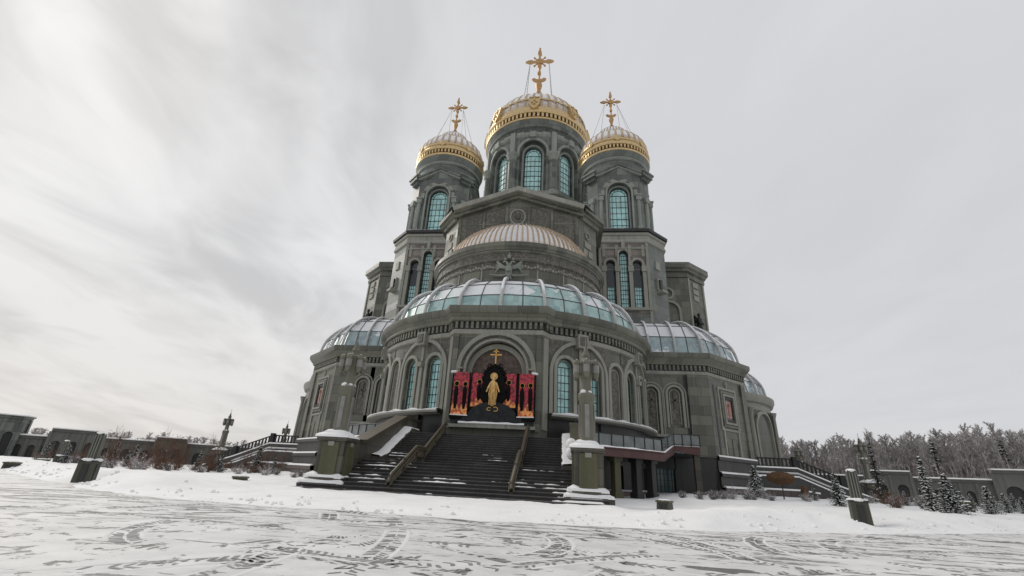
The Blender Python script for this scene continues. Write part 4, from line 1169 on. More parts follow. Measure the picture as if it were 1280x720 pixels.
        for x, h in run + [(0, -1)]:
            if h > .008: seg.append((x, h))
            else:
                if len(seg) > 1:
                    rows = [[], [], []]
                    for j, (xx, hh) in enumerate(seg):
                        e = .15 if j in (0, len(seg) - 1) else 1
                        d = min(.9, .35 + hh * 6) * (yb - y)
                        rows[0].append((xx, yb - d, z + .004)); rows[1].append((xx, yb - d * .55, z + .004 + hh * .75 * e)); rows[2].append((xx, yb - .004, z + .004 + hh * e))
                    sn.grid(rows, 0)
                seg = []
    fin(sn.build('snow', ['snow'], st))
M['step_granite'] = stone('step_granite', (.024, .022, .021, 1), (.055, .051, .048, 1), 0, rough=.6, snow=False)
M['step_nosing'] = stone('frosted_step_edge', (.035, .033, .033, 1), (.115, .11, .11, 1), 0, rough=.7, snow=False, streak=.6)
M['parapet'] = stone('parapet_wall', (.058, .053, .042, 1), (.105, .096, .078, 1), .8, snow=False)
M['base2'] = stone('parapet_stone', (.058, .053, .042, 1), (.105, .096, .078, 1), .8)
staircase()

# ------------------------------------------------------------------ terraces round the apse
def terrace(sx):
    name = 'right' if sx > 0 else 'left'
    tr = tag(empty('terrace', (sx * 12, -36, 0)), 'maroon edged terrace with glass balustrade ' + ('right of the main stairs over dark doorways' if sx > 0 else 'behind the left lamp column and parapet'), 'terrace', 'terraces beside the main stairs')
    inv = Matrix.Translation((-sx * 12, 36, 0))
    mir = lambda P: [(-x, y) for x, y in P][::-1] if sx < 0 else P
    def fin(o): o.data.transform(inv); return o
    A = arc(0, -24, 18.6, 21, 47, 2); B = arc(0, -24, 14.3, 21, 60, 3)
    s = MB()
    inner = arc(0, -24, 14.3, 21, 47, 2)
    def strip(P, Q, z0, z1):
        P2, Q2 = mir(P), mir(Q)
        s.grid([[(x, y, z1) for x, y in Q2], [(x, y, z1) for x, y in P2], [(x, y, z0) for x, y in P2], [(x, y, z0) for x, y in Q2]], 0)
    strip(A, inner, 2.9, 3.38)
    W = [A[-1], (15.6, -31.6), (18.0, -31.1), (18.6, -25.4)] if sx > 0 else [A[-1]]
    ins = [(12.2, -33), (15.2, -25.2), (17, -25.2), (17.5, -25.2)]
    zt = [3.4, 4.4, 4.4, 4.4]
    for k in range(len(W) - 1):
        for a, b, c, d, m_ in ((W[k], W[k + 1], 0, -.72, 1), ):
            s.face([(sx * a[0], a[1], zt[k]), (sx * b[0], b[1], zt[k + 1]), (sx * b[0], b[1], zt[k + 1] + d), (sx * a[0], a[1], zt[k] - .5)], 1)
        s.face([(sx * W[k][0], W[k][1], zt[k]), (sx * W[k + 1][0], W[k + 1][1], zt[k + 1]), (sx * ins[k + 1][0], ins[k + 1][1], zt[k + 1]), (sx * ins[k][0], ins[k][1], zt[k])], 0)
        s.face([(sx * W[k][0], W[k][1], zt[k] - .6), (sx * W[k + 1][0], W[k + 1][1], zt[k + 1] - .7), (sx * ins[k + 1][0], ins[k + 1][1], zt[k + 1] - .7), (sx * ins[k][0], ins[k][1], zt[k] - .6)], 0)
    A2 = mir(A)
    sweep(s, A2, [(0, 2.82), (.06, 2.84), (.06, 3.36), (.16, 3.38), (.16, 3.46), (-.2, 3.48)], 1)
    s.grid([[(sx * 7.1, -43.0, z), (sx * A[0][0], A[0][1], z)] for z in (2.85, 3.45)], 1)
    fin(s.build('slab', ['dark', 'maroon'], tr, smooth=False))
    # glass balustrade
    def rail(P, Z):
        g = MB(); h = .98
        for k in range(len(P) - 1):
            a, b = P[k], P[k + 1]; za, zb = Z[k], Z[k + 1]
            g.face([(a[0], a[1], za + .1), (b[0], b[1], zb + .1), (b[0], b[1], zb + h - .05), (a[0], a[1], za + h - .05)], 0)
            g.tube([(a[0], a[1], za + h), (b[0], b[1], zb + h)], .045, 6, 1); g.tube([(a[0], a[1], za + .08), (b[0], b[1], zb + .08)], .03, 4, 1)
            g.box((a[0], a[1], za + h / 2), (.09, .09, h), 0, 1)
        g.box((P[-1][0], P[-1][1], Z[-1] + h / 2), (.09, .09, h), 0, 1)
        fin(g.build('balustrade', ['rail_glass', 'metal'], tr, smooth=False))
    R = [(sx * x, y) for x, y in arc(0, -24, 18.45, 23, 47, 3.6)]
    rail(R, [3.46] * len(R))
    R2 = [R[-1]] + [(sx * x, y) for x, y in ((14.5, -34.1), (15.6, -31.75), (16.4, -31.55), (17.2, -31.4), (18.0, -31.25))]
    if sx > 0: rail(R2, [3.46, 3.95, 4.42, 4.42, 4.42, 4.42])
    # snow on the slab edge
    q = MB(); rows = [[], [], []]
    for k, (x, y) in enumerate(arc(0, -24, 18.62, 22, 47, 1)):
        h = .05 + .08 * max(0, mnoise.noise((x * .8, y * .8, 0)) + .2)
        d = hypot(x, y + 24); ux, uy = x / d, (y + 24) / d
        for rw, (o, z) in zip(rows, ((.14, 3.45), (.05, 3.47 + h), (-.25, 3.48 + h))): rw.append((sx * (x + ux * o), y + uy * o, z))
    q.grid(rows, 0)
    for a, b in zip(W[:3], W[1:3]):
        za, zb = (3.4, 4.4) if a is W[0] else (4.4, 4.4)
        q.grid([[(sx * a[0], a[1] - .06, za), (sx * b[0], b[1] - .06, zb)], [(sx * a[0], a[1], za + .12), (sx * b[0], b[1], zb + .12)], [(sx * a[0], a[1] + .3, za + .12), (sx * b[0], b[1] + .3, zb + .12)]], 0)
    fin(q.build('snow', ['snow'], tr))
    # piers carrying the slab
    for d in (26, 33, 40, 46):
        p = MB(); x, y = sx * 17.5 * sin(radians(d)), -24 - 17.5 * cos(radians(d)); rz = sx * radians(d)
        p.box((x, y, 1.3), (.55, .55, 3.0), rz, 0); p.box((x, y, 2.75), (.8, .8, .3), rz, 0); p.box((x, y, .2), (.75, .75, .5), rz, 0)
        fin(p.build('pier', ['dark' if d != 33 else 'olive'], tr, smooth=False))
    if sx < 0: return
    p = MB(); p.box((sx * 17.7, -30.7, 1.8), (.5, .5, 3.8), 0, 0); p.box((sx * 17.7, -30.7, .3), (.9, .9, .6), 0, 0); fin(p.build('pier', ['base2'], tr, smooth=False))
for s in (1, -1): terrace(s)

# ------------------------------------------------------------------ monumental lamp columns
def lamp_column(label):
    r = tag(empty('lamp_column'), label, 'lamp column', 'monumental lamp columns by the stairs')
    p = MB()
    p.box((0, 0, .12), (2.5, 2.5, .3), 0, 0); p.box((0, 0, .40), (2.05, 2.05, .28), 0, 0)
    p.box((0, 0, 1.45), (1.5, 1.5, 1.85), 0, 0)
    for a in range(4):
        c, s = (1, 0, -1, 0)[a], (0, 1, 0, -1)[a]
        p.box((.77 * s, -.77 * c, 1.42), (.95, .10, 1.75), a * pi / 2, 1)
        p.box((.80 * s, -.80 * c, 2.22), (.34, .12, .22), a * pi / 2, 2)
    p.box((0, 0, 2.46), (1.75, 1.75, .2), 0, 0); p.box((0, 0, 2.68), (1.4, 1.4, .28), 0, 0, .75)
    p.build('pedestal', ['base2', 'olive', 'trim'], r, smooth=False)
    s = MB()
    def cap(w, z, h, d=0):
        n = 8; rows = []
        for q, zz in ((1.0, 0), (.97, .55), (.72, 1.0), (.42, 1.12)):
            rows.append([(w * q * x * (1 + .24 * mnoise.noise((x * 3, y * 3, z))), w * q * y * (1 + .24 * mnoise.noise((x * 3, y * 3, z + 4))), z + h * zz * (1 + .35 * mnoise.noise((x * 2.2, y * 2.2, z)))) for x, y in [(a, b) for a, b in ((-.5, -.5), (-.17, -.5), (.17, -.5), (.5, -.5), (.5, -.17), (.5, .17), (.5, .5), (.17, .5), (-.17, .5), (-.5, .5), (-.5, .17), (-.5, -.17))]])
        s.grid(rows, 0, True)
    cap(2.55, .25, .24); cap(2.1, .5, .26); cap(1.72, 2.56, .2); cap(1.25, 2.66, .26)
    cap(.62, 5.42, .18)
    s.build('snow', ['snow'], r, smooth=True, ang=60)
    q = MB()
    q.lathe(0, 0, [(.52, 2.75), (.46, 2.95), (.44, 3.2), (.41, 5.0), (.47, 5.1), (.47, 5.38), (.34, 5.5)], 8, 0)
    q.lathe(0, 0, [(.31, 5.45), (.27, 6.0), (.30, 6.2), (.36, 6.3), (.36, 7.2), (.24, 7.3), (.2, 7.45)], 8, 0)
    q.lathe(0, 0, [(.2, 7.4), (.24, 7.55), (.12, 7.8), (.1, 8.0), (.03, 8.1), (.02, 8.65), (.001, 8.7)], 8, 0)
    for a in range(4):
        c, t = (1, 0, -1, 0)[a], (0, 1, 0, -1)[a]
        q.box((.42 * t, -.42 * c, 3.95), (.24, .06, 1.7), a * pi / 2, 2)
    q.build('shaft', ['lamp_stone', 'steel', 'lamp_panel'], r)
    for a in range(6):
        l = MB(); t = a * pi / 3; x, y = .62 * sin(t), -.62 * cos(t)
        l.lathe(x, y, [(.02, 6.15), (.13, 6.22), (.17, 6.4), (.17, 6.98), (.2, 7.0), (.2, 7.08), (.13, 7.2), (.02, 7.26)], 8, 0)
        l.lathe(x, y, [(.185, 6.5), (.185, 6.9)], 8, 1)
        l.tube([(x, y, 7.0), (x * .4, y * .4, 7.05)], .06, 5, 0); l.tube([(x, y, 6.5), (x * .4, y * .4, 6.45)], .05, 5, 0)
        l.build('lantern', ['lamp_stone', 'lamp_panel'], r)
    return r
M['lamp_panel'] = plain('milky_lamp_panel', (.24, .24, .225, 1), .3, 0)
lamp = lamp_column('tall stone lamp column on snowy pedestal right of the main stairs'); lamp.location = (6.75, -51.2, .12); lamp.scale = (.94, .94, .97)
for x, y, rz, lb in ((-6.5, -51.2, 0, 'tall stone lamp column on snowy pedestal left of the main stairs'),
                     (-45.0, -9.4, pi / 2, 'distant lamp column standing free against the sky left of the cathedral'),
                     (-43.8, 4.3, pi / 2, 'distant lamp column half hidden by the left terrace railing beside cathedral'),
                     (43.9, -10.4, pi / 2, 'distant lamp column on large pedestal at foot of right side stairs'),
                     (42.8, 3.6, pi / 2, 'distant lamp column half hidden by the right terrace railing beside cathedral')):
    c = copy_tree(lamp); c.location = (x, y, .1); c.rotation_euler = (0, 0, rz); c['label'] = lb

# small light bollards at the plaza edge: square block, slotted stub and snow cap
def bollard(label):
    r = tag(empty('light_bollard'), label, 'light bollard', 'squat light bollards along the plaza edge')
    p = MB(); p.box((0, 0, .35), (.60, .60, .98), 0, 0, .95); p.box((0, -.295, .42), (.22, .05, .66), 0, 1); p.box((.295, 0, .42), (.05, .22, .66), 0, 1)
    p.box((0, 0, .86), (.62, .62, .06), 0, 1)
    p.build('block', ['bollard_stone', 'dark'], r, smooth=False)
    q = MB(); q.box((0, 0, 1.42), (.36, .36, 1.1), 0, 0, .8)
    for a in range(4):
        c, s = (1, 0, -1, 0)[a], (0, 1, 0, -1)[a]
        for k in (-.09, 0, .09): q.box((.162 * s + k * c, -.162 * c + k * s, 1.42), (.03, .05, .95), a * pi / 2, 1)
    q.build('slotted_stub', ['bollard_stone', 'lamp_panel'], r, smooth=False)
    s = MB(); s.ball((0, 0, 1.96), .18, .45, 10)
    for k in range(14):
        a = k * 2.4; s.ball((.22 * cos(a), .22 * sin(a), .90), .13 + .04 * sin(k), .45, 7)
    s.build('snow', ['snow'], r)
    return r
M['bollard_stone'] = stone('bollard_stone', (.045, .048, .034, 1), (.085, .086, .064, 1), 0)
b0 = bollard('light bollard with slotted stub and snow cap at right edge of plaza'); b0.location = (16.98, -54.95, .05); b0.rotation_euler = (0, 0, radians(-20))
for x, y, rz, lb in ((-14.2, -57.3, 25, 'light bollard with slotted stub at left edge of plaza'), (-33.0, -42.3, 30, 'farther light bollard among shrubs before the left gallery')):
    c = copy_tree(b0); c.location = (x, y, 0); c.rotation_euler = (0, 0, radians(rz)); c['label'] = lb

def stone_block(label, loc, rz, k=1):
    r = tag(empty('stone_block', loc, rz), label, 'stone block', 'low stone light blocks in the snow')
    p = MB(); p.box((0, 0, .2 * k), (.62 * k, .62 * k, .5 * k), 0, 0, .9); p.box((0, 0, .40 * k), (.66 * k, .66 * k, .08 * k), 0, 1)
    p.box((0, -.29 * k, .2 * k), (.36 * k, .04, .2 * k), 0, 2)
    p.build('block', ['bollard_stone', 'olive', 'dark'], r, smooth=False)
    s = MB()
    for k2 in range(7): s.ball((.17 * k * cos(k2 * 2.4), .17 * k * sin(k2 * 2.4), .45 * k), .13 * k, .4, 7)
    s.build('snow', ['snow'], r)
stone_block('low dark stone block in snow left of the stairs', (-10.6, -52.6, .02), .4)
stone_block('low dark stone block in snow beside path right of stairs', (10.3, -51.6, .0), -.5)
stone_block('low dark stone block in snow at far right edge', (31.0, -41.3, .5), -.5, 1.25)
stone_block('low dark stone block at far left plaza edge', (-27.5, -49.7, .0), .5, 1.0)
stone_block('low dark stone block near shrubs before left gallery', (-36.5, -40.6, .0), .5, 1.2)

# ------------------------------------------------------------------ side stairs and terraces
def side_wing(sx):
    w = tag(empty('side_stairs', (sx * 34, -15, 0)), ('right' if sx > 0 else 'left') + ' side stairs with snow lined walls and railing descending from the cathedral terrace', 'side stairs', 'side stairs of the cathedral')
    inv = Matrix.Translation((-sx * 34, 15, 0))
    def fin(o): o.data.transform(inv); return o
    y0 = -17.0
    b = MB()
    # walls as long profiles along x: (x, top)
    def prof(P, y, yb, mi=0):
        for (xa, za), (xb, zb) in zip(P, P[1:]):
            b.face([(sx * xa, y, -.3), (sx * xb, y, -.3), (sx * xb, y, zb), (sx * xa, y, za)], mi)
            b.face([(sx * xa, y, za), (sx * xb, y, zb), (sx * xb, yb, zb), (sx * xa, yb, za)], mi)
        b.face([(sx * P[-1][0], y, -.3), (sx * P[-1][0], yb, -.3), (sx * P[-1][0], yb, P[-1][1]), (sx * P[-1][0], y, P[-1][1])], mi)
    P1 = [(26.5, 3.55), (32.6, 3.55), (37.2, 1.75), (41.5, .4)]
    P2 = [(26.5, 2.6), (32.2, 2.6), (36.2, 1.0), (39, .35)]
    P3 = [(26.5, 1.2), (31.8, 1.2), (33.5, 1.0)]
    prof(P1, y0, y0 + 9); prof(P2, y0 - .9, y0); prof(P3, y0 - 2.2, y0 - .9, 1)
    fin(b.build('wall', ['dark_wall', 'base'], w, smooth=False))
    s = MB()
    for P, y in ((P1, y0), (P2, y0 - .9), (P3, y0 - 2.2)):
        s.grid([[(sx * x, y - .06, z - .02) for x, z in P], [(sx * x, y - .03, z + .14) for x, z in P], [(sx * x, y + .75, z + .16) for x, z in P]], 0)
    s.grid([[(sx * x, y0 - .05, z - .62) for x, z in P1[:3]], [(sx * x, y0 - .22, z - .5) for x, z in P1[:3]], [(sx * x, y0, z - .42) for x, z in P1[:3]]], 0)
    fin(s.build('snow', ['snow'], w))
    r = MB(); R = [(26.8, 3.65), (32.6, 3.65), (37.4, 1.85), (41, .6)]
    r.tube([(sx * x, y0 + .4, z + .95) for x, z in R], .09, 6, 0)
    r.tube([(sx * x, y0 + .4, z + .12) for x, z in R], .06, 6, 0)
    for (xa, za), (xb, zb) in zip(R, R[1:]):
        n = int((xb - xa) / .42)
        for k in range(n): x = xa + (xb - xa) * k / n; z = za + (zb - za) * k / n; r.box((sx * x, y0 + .4, z + .5), (.2, .1, .9), 0, 0)
    for x, z in R: r.box((sx * x, y0 + .4, z + .55), (.5, .5, 1.3), 0, 0)
    fin(r.build('railing', ['metal'], w, smooth=False))
    st = MB(); n = 18
    for k in range(n): st.box((sx * (33.2 + .5 * k), y0 + 5, 3.4 - (k + .5) * .19 - .5), (.5, 9, 1.0), 0, 0)
    fin(st.build('steps', ['step_granite'], w, smooth=False))
for s in (1, -1): side_wing(s)

# ------------------------------------------------------------------ galleries round the square
def gallery(name, pts, z, label, op_sp=2.2, mat='gallery', tall=False, cat='gallery', grp=None):
    g = tag(empty(name, (pts[0][0], pts[0][1], 0)), label, cat, grp)
    inv = Matrix.Translation((-pts[0][0], -pts[0][1], 0))
    mb = MB()
    for a, b in zip(pts, pts[1:]):
        F = flat(a, b); n = max(1, int(F.len / op_sp)); w = F.len / n
        ops = [((k + .5) * w, w * .52, .3, z * .62, .5) for k in range(n)]
        wall(mb, F, 0, F.len, -.4, z - .35, ops, 0, 0, 3)
        for o in ops:
            slab(mb, F, o[0] - o[1] / 2, o[0] + o[1] / 2, .3, o[3], -.52, -.45, 1)
        for k in range(n + 1): slab(mb, F, k * w - .18, k * w + .18, 0, z - .4, 0, .16, 0)
    sweep(mb, pts, [(0, z - .4), (.25, z - .35), (.25, z - .2), (.45, z - .1), (.45, z), (-4, z + .05)], 0)
    o = mb.build('wall', [mat, 'dark'], g, smooth=False); o.data.transform(inv)
    s = MB(); sweep(s, pts, [(.47, z), (.42, z + .14), (-.6, z + .2), (-4, z + .2)], 0)
    o = s.build('snow', ['snow'], g); o.data.transform(inv)
    return g
gallery('gallery', [(-60.3, -14.1), (-47.0, -2.4), (-40, 6)], 3.3, 'long low gallery with snowy roof and dark niches left of the cathedral', 2.0, grp='galleries round the square')
gallery('gallery', [(-66.5, -20.2), (-63.9, -17.2)], 3.0, 'short grey gallery link between dark columned hall and raised pavilion', 1.3, grp='galleries round the square')
gallery('pavilion', [(-63.9, -18.1), (-60.4, -14.2)], 4.1, 'raised grey pavilion with wide cornice above the left gallery', 1.7, grp='pavilions of the galleries', cat='pavilion')
gallery('pavilion', [(-54.4, -11.0), (-51.6, -8.5)], 3.9, 'brown pavilion with low peaked snowy roof in the left gallery', 1.6, 'rust_wall', grp='pavilions of the galleries', cat='pavilion')
gallery('columned_hall', [(-76, -36), (-65.8, -20.5), (-66.6, -19.0)], 5.3, 'dark columned hall with tall glass openings at the left edge', 1.6, 'green', cat='hall')
gallery('gallery', [(40, 9), (51.3, 1.9), (63.3, -6.6), (84, -24)], 3.75, 'low grey gallery with dark arches before the right forest', 1.5, grp='galleries round the square')
gallery('pavilion', [(51.0, 1.2), (55.0, -1.4)], 4.5, 'grey pavilion with brown arched doorway and peaked snowy roof at right', 1.6, grp='pavilions of the galleries', cat='pavilion')
gallery('pavilion', [(61.6, -6.4), (64.2, -8.2)], 5.0, 'tall grey pavilion near the right edge before the forest', 1.6, grp='pavilions of the galleries', cat='pavilion')

# ------------------------------------------------------------------ ground
EDGE = [(-140, 40), (-90, -16), (-60, -32), (-40, -43.5), (-24, -52.4), (-16, -57.0), (-11.5, -59.8), (-6, -61.8), (0, -62.2), (4, -62.2), (9.8, -60.8), (16, -57.6), (24, -53.0), (34, -47.0), (49, -37), (80, -14), (140, 36)]
def edge_y(x):
    for (xa, ya), (xb, yb) in zip(EDGE, EDGE[1:]):
        if xa <= x <= xb: return ya + (yb - ya) * (x - xa) / (xb - xa)
    return 40
def ss(a, b, t): t = min(max((t - a) / (b - a), 0), 1); return t * t * (3 - 2 * t)
def height(x, y):
    e = edge_y(x) + .55 * mnoise.noise((x * .35, 1.7, 0)) + .25 * mnoise.noise((x * 1.3, 4, 0)); d = (y - e) * .86
    n1 = mnoise.noise((x * .22, y * .22, 0)); n2 = mnoise.noise((x * .9, y * .9, 5)); n3 = mnoise.noise((x * 2.7, y * 2.7, 9))
    front = 1 - ss(6.5, 10.5, abs(x))
    n4 = mnoise.noise((x * 6, y * 6, 3))
    side = .30 + .14 * n1 + .08 * n2 + (.05 * n3 + .035 * max(0, n4)) * (1.6 if d < 2.2 else 1)
    if x > 12: side += .22 * ss(12, 22, x) * ss(1, 5, d)
    berm = side * (1 - front) + (.11 + .05 * n2 + .04 * n3 + .03 * n1 + .03 * max(0, n4)) * front
    berm += (.16 + .1 * n1) * math.exp(-((d - 2.2) / 1.5) ** 2) * (1 - front)
    h = berm * ss(-.2, 1.6, d) - .07 * (1 - ss(-.6, .2, d))
    for bx, by in ((16.98, -54.95), (-14.2, -57.3)):
        q = hypot(x - bx, (y - by) * (1.0 if y > by else .55)); h -= max(0, h - .02) * .93 * math.exp(-(q / 1.15) ** 4)
    p = ss(7.4, 8.6, abs(x)) * (1 - ss(11.8, 13.5, abs(x))) * ss(-56.5, -54.5, y) * (1 - ss(-33, -30, y))
    if x > 0: h = h * (1 - .9 * p) + .02 * p
    return h
def strip_sheet():
    mb = MB()
    xs = []; x = -110
    while x < 110.1:
        xs.append(x); x += .34 if -28 < x < 30 else (.8 if abs(x) < 60 else 2)
    ts = [-1.2, -.8, -.5, -.25, 0, .25, .5, .8, 1.1, 1.5, 1.9, 2.4, 3, 3.6, 4.3, 5, 5.8, 6.6, 7.5, 8.5, 9.6, 11, 12.5, 14, 16, 18, 20, 23, 26, 30, 36, 44]
    rows = [[(x, edge_y(x) + t, height(x, edge_y(x) + t)) for x in xs] for t in ts]
    mb.grid(rows, 0)
    o = mb.build('snow_bank', ['snow'], None, merge=False, ang=180); o['kind'] = 'structure'
strip_sheet()
g = MB(); g.face([(-2500, -2500, -.12), (2500, -2500, -.12), (2500, 2500, -.12), (-2500, 2500, -.12)], 0)
g.build('ground', ['snow'], smooth=False)['kind'] = 'structure'
g = MB(); pl = [(x, y + .35) for x, y in EDGE]
g.face([(x, y, 0) for x, y in pl] + [(140, -260, 0), (-140, -260, 0)], 0)
g.build('plaza', ['plaza'], smooth=False)['kind'] = 'structure'

# tyre tracks: tread bars pressed through to the paving, with pushed-up snow along them
def tyre_tracks():
    R = random.Random(41); tk = MB(); rd = MB()
    arcs = [(1.6, -66, 5.3), (1.6, -66, 3.7), (2.0, -66.2, 2.3), (1.8, -66, 6.8), (-8, -76, 19.3), (-8, -76, 20.9), (-8, -76, 23.6), (-8, -76, 25.2),
            (-4, -98, 30.3), (-4, -98, 31.9), (24, -90, 29.0), (24, -90, 30.6), (24, -90, 25.5), (24, -90, 27.1), (-12, -70, 13.4), (-12, -70, 15.0), (16, -64.5, 4.6), (16, -64.5, 6.2)]
    for i, (cx, cy, r) in enumerate(arcs):
        n = int(2 * pi * r / .135); w = .17; prev = None
        def P(al, o, z=.004):
            rr = r + o + .5 * mnoise.noise((al * r * .16, i * 3.7, 0)); return (cx + rr * sin(al), cy + rr * cos(al), z)
        for k in range(n):
            al = 2 * pi * k / n; x, y, _ = P(al, 0)
            if y > edge_y(x) - .7 or y < -73 or x < -14 or x > 26: continue
            s = al * r
            seg = mnoise.noise((s * .28, i * 5.1, 2)) + .35 * mnoise.noise((s * 1.1, i * 2.3, 7))
            seg += .38 * mnoise.noise((s * 2.6, i * 4.4, 1))
            if seg < .10:
                continue
            wide = w * (1 + .35 * mnoise.noise((s * .7, i, 3)))
            sol = mnoise.noise((s * .9, i * 1.9, 11)) > .46
            h = .135 / r * (.66 if sol else R.uniform(.24, .36)); sk = (.35 if i % 2 else -.35) * .135 / r * 2
            if sol:
                tk.face([P(al - h, -wide * R.uniform(.8, 1.15)), P(al + h, -wide * R.uniform(.8, 1.15)), P(al + h, wide * R.uniform(.8, 1.15)), P(al - h, wide * R.uniform(.8, 1.15))], 0)
            else:
                for q in (-1, 1):
                    if R.random() < .22: continue
                    o0, o1 = q * wide * R.uniform(.05, .2), q * wide * R.uniform(.8, 1.2)
                    tk.face([P(al - h * R.uniform(.5, 1.2), o0), P(al + h * R.uniform(.5, 1.2), o0), P(al + h * R.uniform(.3, 1.1) + sk, o1), P(al - h * R.uniform(.3, 1.1) + sk, o1)], 0)
        # pushed-up rims
        for q in (-1, 1):
            run = []
            m = int(2 * pi * r / .3)
            for k in range(m + 1):
                al = 2 * pi * k / m; x, y, _ = P(al, 0); s = al * r
                ok = y < edge_y(x) - .6 and -73 < y and -14 < x < 26 and mnoise.noise((s * .28, i * 5.1, 2)) + .4 * mnoise.noise((s * .9, q * 3, i)) > .05
                if ok: run.append((al, .014 * max(.05, .3 + 1.2 * mnoise.noise((s * 1.5, q, i)))))
                if (not ok or k == m) and len(run) > 3:
                    rows = [[], [], []]
                    for j, (al2, hh) in enumerate(run):
                        e = 0 if j in (0, len(run) - 1) else 1
                        for rw, (o, z) in zip(rows, ((.185, .001), (.205 + .02 * sin(j * 1.7 + i), .002 + hh * e), (.255, .001))): rw.append(P(al2, q * o, z))
                    rd.grid(rows, 0); run = []
                elif not ok: run = []
    o = tk.build('tyre_tracks', ['paving'], smooth=False, merge=False); o['kind'] = 'stuff'
    tag(o, 'curving tyre tracks with broken tread marks showing grey paving through plaza snow', 'tyre tracks')
    o = rd.build('snow_ridges', ['packed_snow'], merge=False, ang=180); o['kind'] = 'stuff'
    tag(o, 'low ridges of pushed up snow along the tyre tracks on the plaza', 'snow')
tyre_tracks()

def clods():
    R = random.Random(19); m = MB()
    for i in range(480):
        x = R.uniform(-30, 32); t = R.choice((R.uniform(.1, .9), R.uniform(.2, 2.6))); y = edge_y(x) + t
        if mnoise.noise((x * .45, 3, 1)) + R.uniform(-.3, .3) < -.05: continue
        s = R.uniform(.02, .075) * (1.3 if R.random() < .1 else 1)
        z = height(x, y) + s * .25; n0 = len(m.v); m.ball((x, y, z), s, R.uniform(.5, .9), 6)
        for k in range(n0, len(m.v)):
            p = m.v[k]; q = 1 + .5 * mnoise.noise((p[0] * 14, p[1] * 14, p[2] * 14 + i)); m.v[k] = (x + (p[0] - x) * q, y + (p[1] - y) * q, z + (p[2] - z) * q)
    o = m.build('snow_clods', ['snow'], merge=False, smooth=False); o['kind'] = 'stuff'
    tag(o, 'loose clods of ploughed snow along the edge of the plaza bank', 'snow')
clods()

# ------------------------------------------------------------------ plants
def ribbon(mb, a, b, w0, w1, mi=0):
    """thin two-bladed twig"""
    a = Vector(a); b = Vector(b); t = (b - a)
    if t.length < 1e-5: return
    t.normalize(); p = t.cross(Vector((.3, .5, .81))); p.normalize(); q = t.cross(p)
    for d in (p, q):
        mb.face([a - d * w0, a + d * w0, b + d * w1, b - d * w1], mi)

def rvec(R): 
    return Vector((R.gauss(0, 1), R.gauss(0, 1), R.gauss(0, 1))).normalized()

def bare_tree(seed, h, spread, bark, nb=26, fine=5, tw=.045, first=.35):
    R = random.Random(seed); tr = MB(); cr = MB()
    pts = [Vector((0, 0, -.3))]; n = 9; lean = Vector((R.uniform(-.03, .03), R.uniform(-.03, .03), 0))
    for k in range(1, n + 1):
        pts.append(Vector((lean.x * h * k / n + R.uniform(-.12, .12), lean.y * h * k / n + R.uniform(-.12, .12), h * .96 * k / n)))
    r0 = .011 * h
    tr.tube(pts, [r0 * (1 - .9 * k / n) + .015 for k in range(n + 1)], 6, 0)
    def pos(f):
        f = min(f * n, n - .001); i = int(f); return pts[i].lerp(pts[i + 1], f - i)
    for k in range(nb):
        f = first + (.97 - first) * (k + R.random()) / nb
        p = pos(f); az = k * 2.4 + R.uniform(-.5, .5); up = R.uniform(.6, 1.5)
        d = Vector((cos(az), sin(az), up)).normalized()
        ln = spread * (1.15 - f) * R.uniform(.7, 1.25) + .5
        segs = [p]; cur = p; dd = d.copy()
        for s in range(4):
            dd = (dd + rvec(R) * .22 + Vector((0, 0, .10))).normalized(); cur = cur + dd * ln / 4; segs.append(cur)
        rb = r0 * (1 - f) * .55 + .02
        tr.tube(segs, [rb, rb * .75, rb * .55, rb * .35, rb * .2], 4, 0, False)
        for s in range(1, 5):
            for q in range(fine):
                b0 = segs[s - 1].lerp(segs[s], R.random())
                e = (dd + rvec(R) * .9 + Vector((0, 0, .25))).normalized(); l2 = ln * R.uniform(.18, .42)
                b1 = b0 + e * l2
                mi = 0 if R.random() < .72 else 1
                ribbon(cr, b0, b1, tw, tw * .5, mi)
                for u in range(3):
                    c0 = b0.lerp(b1, R.uniform(.3, 1)); e2 = (e + rvec(R) * .8).normalized()
                    ribbon(cr, c0, c0 + e2 * l2 * R.uniform(.3, .6), tw * .6, tw * .25, mi)
    return tr, cr
def tree_proto(name, seed, h, spread, bark, **k):
    tr, cr = bare_tree(seed, h, spread, bark, **k)
    e = empty(name, (0, 0, 0)); tr.build('trunk', [bark], e, merge=False); cr.build('crown', ['twig', 'twig_frost'], e, smooth=False, merge=False)
    return e

